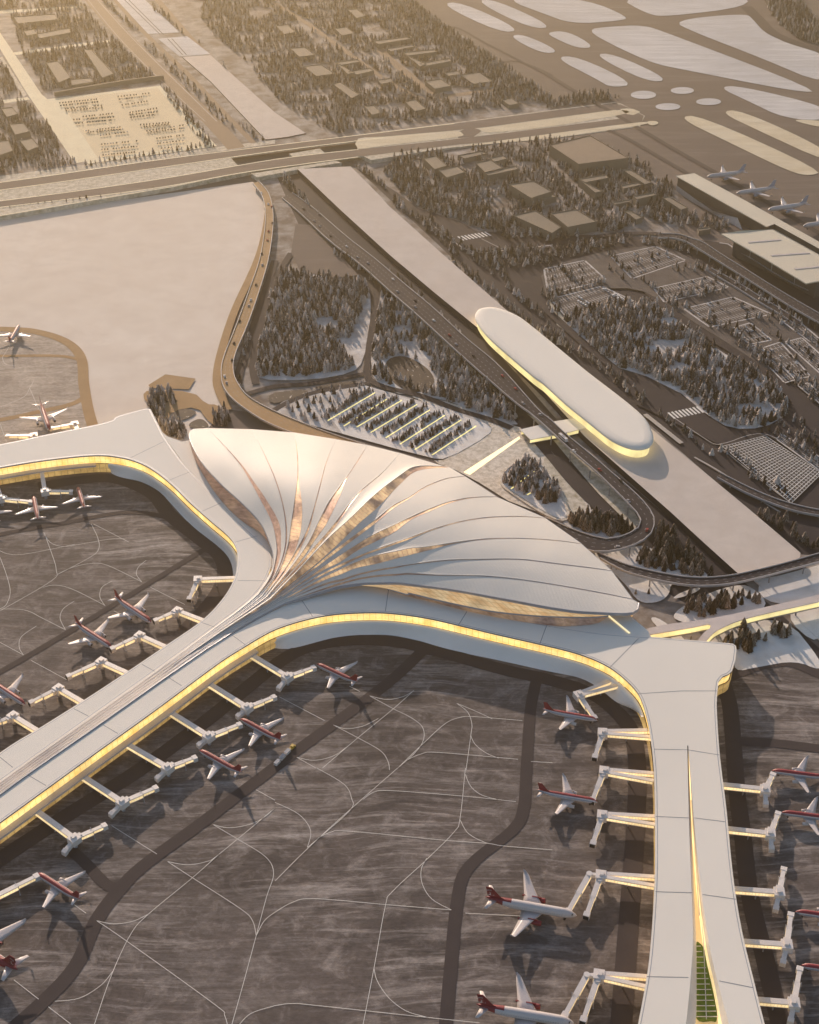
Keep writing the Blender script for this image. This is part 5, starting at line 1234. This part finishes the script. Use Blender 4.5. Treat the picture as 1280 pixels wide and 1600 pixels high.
# ================================================================ TREES
def conifer(seed, tiers, seg, near):
    """spruce: drooping ragged tiers of boughs; returns verts, tris, frost for height 1"""
    r = np.random.default_rng(seed); V=[]; T=[]; Fz=[]
    frost = r.uniform(-.1,.5)
    for k_ in range(tiers):
        t = k_/tiers; z0 = .10+.86*t; z1 = z0+.30*(1-.35*t); rad = .23*(1-t)**.8+.03
        a0 = r.uniform(0,6.28); i0 = len(V)
        V.append((r.uniform(-.01,.01), r.uniform(-.01,.01), min(1,z1) if k_ < tiers-1 else 1.0)); Fz.append(frost+.15)
        for s in range(seg):
            a = a0+2*math.pi*s/seg; q = rad*(r.uniform(.82,1.12) if s%2 else r.uniform(.50,.72)); d = r.uniform(-.035,.02)
            V.append((q*math.cos(a), q*math.sin(a), z0+d)); Fz.append(frost+(r.uniform(.15,.75) if s%2 else -.1))
        for s in range(seg): T.append((i0, i0+1+s, i0+1+(s+1)%seg))
        if near:
            j0 = len(V); V.append((0,0,z0+.05)); Fz.append(-.2)
            for s in range(seg): T.append((j0, i0+1+(s+1)%seg, i0+1+s))
    return np.array(V), np.array(T), np.array(Fz)
def treemesh(name, V, T, Fz, mat):
    me = bpy.data.meshes.new(name); me.vertices.add(len(V)); me.vertices.foreach_set('co', V.astype(np.float32).ravel())
    me.loops.add(T.size); me.loops.foreach_set('vertex_index', T.astype(np.int32).ravel())
    me.polygons.add(len(T)); me.polygons.foreach_set('loop_start', np.arange(0,T.size,3,dtype=np.int32)); me.polygons.foreach_set('loop_total', np.full(len(T),3,np.int32))
    at = me.attributes.new('frost','FLOAT','POINT'); at.data.foreach_set('value', Fz.astype(np.float32))
    me.materials.append(mat); me.update(calc_edges=True); me.validate(); return me
CLEAR = [A11(500,490, 590,455, 700,510, 745,570, 735,630, 640,650, 540,600), A11(560,400, 640,400, 720,470, 700,500, 600,455), A21(520,300, 600,290, 640,320, 560,330), A21(520,400, 660,395, 700,410, 620,450, 460,460), A21(900,690, 1010,690, 1020,715, 890,735), A21(780,530, 880,515, 850,545, 800,560), A11(410,240, 440,200, 460,250, 420,420, 380,510, 330,440), A11(280,390, 400,380, 400,520, 330,470)]
BAND = []      # roads kept free: polylines in world, half width
def rd(px, w): BAND.append((np.array([tuple(p)[:2] for p in W(sm(px,4),0)]), w))
for px, w in ((A11(475,170, 465,250, 440,400, 425,530),5),(A11(425,530, 440,575, 520,612, 680,650, 850,715, 1000,760, 1100,800),6),(A11(-130,640, 0,605, 180,590, 425,545),5),(A11(-40,740, 60,680, 200,630, 440,590),5),
    (A00(395,-40, 560,150, 760,350, 985,565, 1100,690),16),(A00(500,-40, 690,170, 860,330, 1000,480, 1180,665),6),(A00(700,-40, 880,170, 1010,300, 1290,560),8),(A10(-10,10, 150,110, 330,240, 560,400, 720,470),7),(A10(480,225, 600,330, 760,440, 1010,415),9),
    (A10(900,970,1010,930,1100,900),5),(A20(0,720,160,880,330,1010),5),(A21(300,90, 420,110, 560,230, 700,330, 880,440, 1060,560, 1200,700, 1300,800),8),(A20(-10,1150, 200,1105, 400,1085, 560,1090, 720,1130, 900,1240),8),(A00(-40,60,375,34),8),(A00(60,250,530,188),8)): rd(px, w)
for C in (fC, wC, vC): BAND.append((np.array([(p.x,p.y) for p in C]), 11))
EXW = [np.array([(p[0],p[1]) for p in q]) for q in EXCL]
def pip(X, poly):
    poly = np.asarray(poly, float); x, y = X[:,0], X[:,1]; c = np.zeros(len(X), bool); j = len(poly)-1
    for i in range(len(poly)):
        xi, yi, xj, yj = *poly[i], *poly[j]
        with np.errstate(divide='ignore', invalid='ignore'): c ^= ((yi > y) != (yj > y)) & (x < (xj-xi)*(y-yi)/(yj-yi+1e-12)+xi)
        j = i
    return c
def nearline(X, line, w):
    m = np.zeros(len(X), bool)
    for a, b in zip(line[:-1], line[1:]):
        d = b-a; t = np.clip(((X-a)@d)/(d@d+1e-9), 0, 1); m |= np.hypot(*(X-(a+t[:,None]*d)).T) < w
    return m
PTS = []   # x y h clump
def noise2(X, s, seed):
    r = np.random.default_rng(seed); v = 0
    for _ in range(6):
        a = r.uniform(0,6.28); f = r.uniform(.5,1.6)/s; v = v+np.sin((X[:,0]*math.cos(a)+X[:,1]*math.sin(a))*f*6.28+r.uniform(0,6.28))
    return v/6
def wood(px, space, h, clump, thin=0.0, gaps=60, free=True):
    poly = np.array([tuple(p)[:2] for p in W(px,0)]); lo, hi = poly.min(0), poly.max(0)
    nx, ny = int((hi[0]-lo[0])/space)+2, int((hi[1]-lo[1])/space)+2
    gx, gy = np.meshgrid(np.arange(nx), np.arange(ny)); X = np.stack([gx.ravel(), gy.ravel()],1)*space+lo+RNG.uniform(-.5,.5,(nx*ny,2))*space*1.1
    m = pip(X, poly)
    if free:
        for q in CLEAR: m &= ~pip(X, np.array([tuple(p)[:2] for p in W(q,0)]))
        for q in EXW:
            c = q.mean(0); m &= ~pip(X, c+(q-c)*1.06)
            # keep the camera's view of the walls partly open
        for l, w in BAND: m &= ~nearline(X, l, w)
    if thin: m &= noise2(X, gaps, hash(clump)%1000 if False else len(PTS)) > thin-1+0
    X = X[m]
    hh = h*RNG.uniform(.5,1.2,len(X))
    PTS.extend((x,y,z,clump) for (x,y),z in zip(X,hh))
def rowtrees(px, width, space, h, clump):
    line = W(sm(px,5),0)
    for p, q in at_dist(line, space, random.uniform(0,space)):
        n = Vector((-q.y,q.x,0)); s = random.uniform(-.5,.5)*width; p = p+n*s
        X = np.array([[p.x,p.y]])
        if any(nearline(X,l,w*.8)[0] for l,w in BAND) or any(pip(X,q_)[0] for q_ in EXW): continue
        PTS.append((p.x,p.y,h*random.uniform(.55,1.15),clump))
C_DENSE='dense square wood left of the railway'; C_WEDGE='wedge-shaped wood around the frozen pond'; C_GARD='garden rows with glowing strips'; C_HOLE='sunken oval garden by the plaza'; C_LOOP='grove inside the flyover hairpin'; C_OUT='grove outside the flyover hairpin'; C_VIA='grove under the curved viaduct'; C_SNOW='snowy grove between viaduct and forked walkway'; C_LOW='snowy slope below the forked walkway'; C_RIGHT='right-hand wood by the coach park'; C_POND='copse beside the little ponds'; C_EDGE='tree belt along the right-hand roads'; C_FAR='far wooded quarters'
wood(O(440,425, 475,428, 571,446, 577,470, 574,510, 563,562, 548,578, 490,588, 405,590, 399,572, 414,515, 424,460), 4.6, 15, C_DENSE, .45, 90)
wood(O(588,462, 612,458, 668,512, 765,603, 816,660, 792,662, 737,640, 692,622, 650,612, 600,608, 582,580, 586,500), 4.8, 15, C_WEDGE, .6, 50)
for i, (a, b) in enumerate(LAMPS[:8]):
    A_, B_ = P(*a,0), P(*b,0); d = (B_-A_).normalized(); n = Vector((-d.y,d.x,0)); L = (B_-A_).length
    if n.y < 0: n = -n
    for _ in range(int(L*1.25)):
        p = A_.lerp(B_, random.uniform(.0,1.0))+n*random.uniform(1.8,8.5)+d*random.uniform(-2,2); PTS.append((p.x,p.y,8.0*random.uniform(.6,1.15),C_GARD))
wood(A11(0,700, 60,690, 200,640, 400,600, 470,625, 240,760, 150,780), 9, 11, C_GARD, .5, 30)
wood(ZL(20,500, 200,345, 250,345, 330,450, 430,560, 445,620, 420,660, 330,680, 260,640, 130,600), 4.2, 12, C_HOLE)
BAND_N = len(BAND)
wood(ZL(470,815, 640,790, 830,790, 940,870, 800,905, 650,880, 540,850), 4.4, 13, C_LOOP)
wood(A22(505,65, 560,60, 640,150, 720,220, 800,290, 780,300, 620,290, 560,240, 500,140), 4.6, 13.5, C_OUT, .75, 20)
wood(A22(360,195, 400,180, 520,195, 590,270, 570,285, 450,255), 4.4, 13.5, C_VIA)
wood(A22(640,425, 760,372, 900,348, 1000,430, 860,460, 700,500, 650,490), 5.6, 14, C_SNOW, .7, 22)
wood(A22(790,590, 840,565, 1030,545, 1040,600, 940,670, 890,640), 5.6, 13, C_LOW, .75, 20)
wood(A22(1050,530, 1100,545, 1170,575, 1160,605, 1070,578), 5.6, 13, C_LOW)
wood(A22(420,385, 510,360, 570,345, 560,360, 480,400), 8, 11, C_VIA)
wood(A22(100,40, 240,10, 360,60, 420,90, 330,115, 200,90), 4.4, 13, C_LOOP)
wood(A21(85,290, 290,230, 440,212, 560,235, 600,290, 705,330, 725,380, 880,485, 990,535, 1080,600, 1132,680, 1120,740, 1020,795, 870,800, 760,735, 640,625, 470,550, 335,512, 180,385), 4.9, 14.5, C_RIGHT, .55, 60)
wood(A01(690,625, 805,625, 815,690, 760,700, 780,770, 860,790, 880,850, 830,850, 770,830, 720,760, 690,690), 4.6, 13, C_POND)
wood(A01(985,740, 1040,705, 1090,790, 1000,800), 4.6, 12, C_POND)
for px, w, sp in ((A21(0,330, 130,440, 330,560, 480,690),14,4.2),(A21(520,715, 680,850, 800,930),6,12),(A21(840,905, 960,1000, 1110,1110),14,5),(A21(1060,780, 1150,850, 1290,960),22,4),(A21(1140,590, 1230,640, 1290,680),26,3.2),(A21(740,310, 900,390, 1130,560),20,3.6),(A21(430,110, 520,180, 640,260),10,6),
    (A21(600,195, 720,185, 850,160),12,3.4),(A21(720,50, 860,110, 1000,200),14,4),(A21(600,70, 700,60, 760,70),16,3.5),(A21(1000,200, 1110,260, 1260,350),14,6),(A21(300,60, 340,100, 370,120),16,4),(A21(950,300, 1010,285, 1120,320),14,5),(A21(860,330, 960,350, 1100,390, 1220,450),10,9),(A22(1010,0, 1120,70, 1220,140, 1290,160),14,4),(A21(0,20,190,130,290,120),10,6),
    (A11(800,20, 960,130, 1180,330, 1290,400),14,4),(A11(280,-10, 400,60, 480,130, 640,210),10,4),(A11(500,60, 640,170, 760,280, 870,380),7,7),(A10(30,820, 130,930, 240,1060, 330,1191),9,5),(A10(380,770, 530,880),8,5),(A10(540,930, 660,1020, 780,1110, 860,1191),14,4.2),(A10(700,1010, 780,1090, 900,1170),8,6),(A01(1225,120, 1140,400, 1100,560, 1140,660, 1230,750),8,9),(A11(560,560, 620,600, 900,720),8,6)):
    rowtrees(px, w, sp, 12.5, C_EDGE)
for i, q in enumerate(LOTS[:7]): rowtrees([lerp2(q,-.02,.5), lerp2(q,.5,.52), lerp2(q,1.02,.5)], 4, 22, 12, C_EDGE)
wood(A11(860,-30, 1050,-25, 1280,-60, 1290,25, 1180,55, 1060,60, 1010,90, 940,40), 5.6, 12, C_EDGE)
wood(A21(-20,170, 60,150, 95,230, 80,300, 20,260), 7, 11, C_EDGE)
for px, w, sp in ((A11(1050,70, 1130,190, 1260,290),8,5),(A21(290,-10, 420,100, 520,160),9,5),(A21(0,190, 130,170, 280,125),5,6),(A21(450,235, 560,225, 680,245),8,5),(A21(860,110, 980,150, 1060,215),8,5),(A21(1060,275, 1150,330, 1290,430),12,5),(A21(880,420, 960,430, 1110,590),10,4.5),(A21(1170,570, 1260,600, 1300,640),12,4.5),(A21(1050,730, 1160,780, 1300,900),16,4.2),(A21(1000,820, 1090,835, 1290,960),6,7)):
    rowtrees(px, w, sp, 11.5, C_EDGE)
wood(A21(1320,420, 1700,620, 1750,900, 1320,720), 7, 12, C_EDGE)
# quarter below the taxiway
wood(O(612,250, 640,236, 700,240, 790,225, 860,218, 935,222, 975,250, 1050,285, 1056,345, 960,360, 850,372, 790,375, 720,348, 660,330, 620,296), 6.8, 13, C_FAR, .72, 90)
wood(O(640,250, 680,300, 760,330, 800,375, 740,352, 650,320, 600,270), 5.2, 13, C_FAR)
wood(A20(0,740, 60,760, 380,735, 490,770, 480,795, 370,790, 300,830, 380,900, 560,850, 585,905, 560,920, 440,960, 520,1000, 650,990, 860,1040, 850,1075, 640,1060, 480,1040, 330,1010, 130,930, 20,800), 6.4, 13, C_FAR, .75, 60)
wood(A20(0,1090, 200,1050, 330,1010, 420,1050, 380,1075, 200,1095, 0,1140), 6, 12.5, C_FAR, .7, 40)
wood(A20(10,1170, 190,1120, 380,1105, 560,1110, 700,1150, 690,1185, 420,1120, 200,1185, 30,1220), 6.2, 12.5, C_FAR, .6, 40)
# wooded quarters beyond the taxiway
wood(O(250,-60, 640,-60, 652,8, 700,45, 790,105, 850,150, 852,163, 700,183, 520,209, 440,160, 395,110, 330,50), 6.6, 12.5, C_FAR, .86, 80)
wood(O(612,10, 652,8, 700,45, 790,105, 862,150, 852,163, 780,150, 690,70), 6, 12, C_FAR)
wood(O(852,158, 930,144, 968,152, 964,156, 855,170), 6, 12, C_FAR)
wood(A00(45,75, 340,-30, 480,170, 460,182, 100,228), 7.0, 12.5, C_FAR, .75, 70)
wood(A00(-60,-60, 330,-60, 372,20, -40,48), 7, 12.5, C_FAR, .8, 60)
wood(A00(105,255, 180,232, 540,195, 700,350, 690,372, 300,415, 205,425, 160,330), 6.2, 12.5, C_FAR, .78, 70)
wood(A00(-150,490, 130,475, 220,570, 290,690, 370,765, 0,812, -150,830), 6.6, 12.5, C_FAR, .8, 60)
wood(A00(-120,255, 0,275, 100,440, -60,455), 6.6, 12.5, C_FAR, .8, 50)
wood(A20(990,-60, 1180,-60, 1215,40, 1290,110, 1290,215, 1190,185, 1110,130, 1050,60), 7, 13, C_FAR)
for px, w, sp in ((A00(480,0, 640,150),8,8),(A00(680,200, 860,370),18,7),(A00(760,390, 840,500, 990,690),16,6),(A00(540,200, 600,270, 720,365),8,6),(A00(380,20, 470,140, 530,190),8,6),(A00(850,370, 960,470, 1070,600),16,6),(A00(960,460, 1060,540, 1210,660),16,6),(A00(700,20, 860,150, 960,250, 1080,360),14,6),(A00(380,770, 620,735, 1000,675),10,7),(A00(10,985, 250,960, 720,895),8,9)):
    rowtrees(px, w, sp, 12, C_FAR)
PTS.sort(key=lambda p: depth((p[0],p[1],0)))
def inframe(p):
    zc = depth((p[0],p[1],0)); x = p[0]/zc*F+CX; v = (p[1]*SP-(H)*CP)/zc
    y = CY-F*v; return -5 < x < 1285 and 0 < y < 1605
near = [p for p in PTS if inframe(p)][:298]; nearset = set(id(p) for p in near)
rest = [p for p in PTS if id(p) not in nearset]
NEARM = [treemesh('crown', *conifer(100+i, 8, 14, True), M['tree']) for i in range(12)]
tm = MB(); tm.cyl((0,0,0),(0,0,.35),.028,.014,7); tro = tm.build('trunk', M['trunk']); TRM = tro.data; COL.objects.unlink(tro)
for i, (x,y,h,cl) in enumerate(near):
    t = bpy.data.objects.new('conifer', None); COL.objects.link(t); t.empty_display_size = 1
    t.matrix_basis = Matrix.Translation((x,y,.2)) @ Matrix.Rotation(random.uniform(0,6.28),4,'Z') @ Matrix.Diagonal((h*random.uniform(.9,1.25),h*random.uniform(.9,1.25),h,1))
    tag(t, f'frost-dusted dark conifer in the {cl}', 'tree', f'conifers in the {cl}')
    c = bpy.data.objects.new('crown', random.choice(NEARM)); COL.objects.link(c); c.parent = t
    c = bpy.data.objects.new('trunk', TRM); COL.objects.link(c); c.parent = t
MID = [conifer(200+i, 5, 8, False) for i in range(10)]; FARV = [conifer(300+i, 4, 6, False) for i in range(10)]
VV=[]; TT=[]; FF=[]; nv = 0
for x,y,h,cl in rest:
    V, T, Fz = random.choice(MID if depth((x,y,0)) < 1700 else FARV); h *= .8
    a = random.uniform(0,6.28); ca, sa = math.cos(a), math.sin(a); w = h*random.uniform(.85,1.6)
    VV.append(np.stack([(V[:,0]*ca-V[:,1]*sa)*w+x, (V[:,0]*sa+V[:,1]*ca)*w+y, V[:,2]*h+.1],1)); TT.append(T+nv); FF.append(Fz+random.gauss(.08,.24)); nv += len(V)
fo = bpy.data.objects.new('conifer_wood', treemesh('conifer_wood', np.vstack(VV), np.vstack(TT), np.concatenate(FF), M['tree'])); COL.objects.link(fo)
tag(fo, 'thousands of frosted conifers covering the woods, tree belts and far quarters', 'woods', kind='stuff')
print('TREES', len(PTS), 'CARS', len(CARS), 'verts', nv)
# ================================================================ CAMERA, SKY, SUN, AIR
cam = bpy.data.cameras.new('camera'); co = bpy.data.objects.new('camera', cam); COL.objects.link(co)
co.location = (0,0,H); co.rotation_euler = (math.pi/2-PITCH, 0, 0)
cam.sensor_fit = 'VERTICAL'; cam.sensor_height = 36; cam.lens = 36*F/1600; cam.clip_start = 1; cam.clip_end = 40000
S.camera = co
wd = bpy.data.worlds.new('World'); S.world = wd; wd.use_nodes = True
nt = wd.node_tree; sky = nt.nodes.new('ShaderNodeTexSky'); sky.sky_type = 'NISHITA'; sky.sun_disc = False
sky.sun_elevation = SUN_EL; sky.sun_rotation = SUN_AZ; sky.air_density = 1.0; sky.dust_density = .8; sky.ozone_density = 1.0
nt.links.new(sky.outputs[0], nt.nodes['Background'].inputs[0]); nt.nodes['Background'].inputs[1].default_value = SKY_STRENGTH
sl = bpy.data.lights.new('sun','SUN'); so = bpy.data.objects.new('sun', sl); COL.objects.link(so)
sl.energy = SUN_STRENGTH; sl.angle = R(.5); sl.color = SUN_COLOR
sv = Vector((math.sin(SUN_AZ)*math.cos(SUN_EL), math.cos(SUN_AZ)*math.cos(SUN_EL), math.sin(SUN_EL)))
so.rotation_euler = sv.to_track_quat('Z','Y').to_euler(); so.location = (0,2000,3000)
hz = MB(); hz.box(-11500,11500,-4500,16500,-1.5,780)
m = bpy.data.materials.new('haze_air'); m.use_nodes = True; n2 = m.node_tree; n2.nodes.remove(n2.nodes['Principled BSDF'])
pv = n2.nodes.new('ShaderNodeVolumePrincipled'); pv.inputs['Density'].default_value = HAZE_DENSITY; pv.inputs['Color'].default_value = HAZE_COLOR
pv.inputs['Anisotropy'].default_value = HAZE_ANISO
n2.links.new(pv.outputs[0], n2.nodes['Material Output'].inputs['Volume'])
tag(hz.build('haze', m), kind='stuff')
S.view_settings.view_transform = 'Standard'; S.view_settings.look = 'None'; S.view_settings.exposure = EXPOSURE; S.view_settings.gamma = 1
cy = S.cycles; cy.use_denoising = True; cy.max_bounces = 6; cy.diffuse_bounces = 3; cy.glossy_bounces = 3; cy.volume_bounces = 0; cy.sample_clamp_indirect = 4
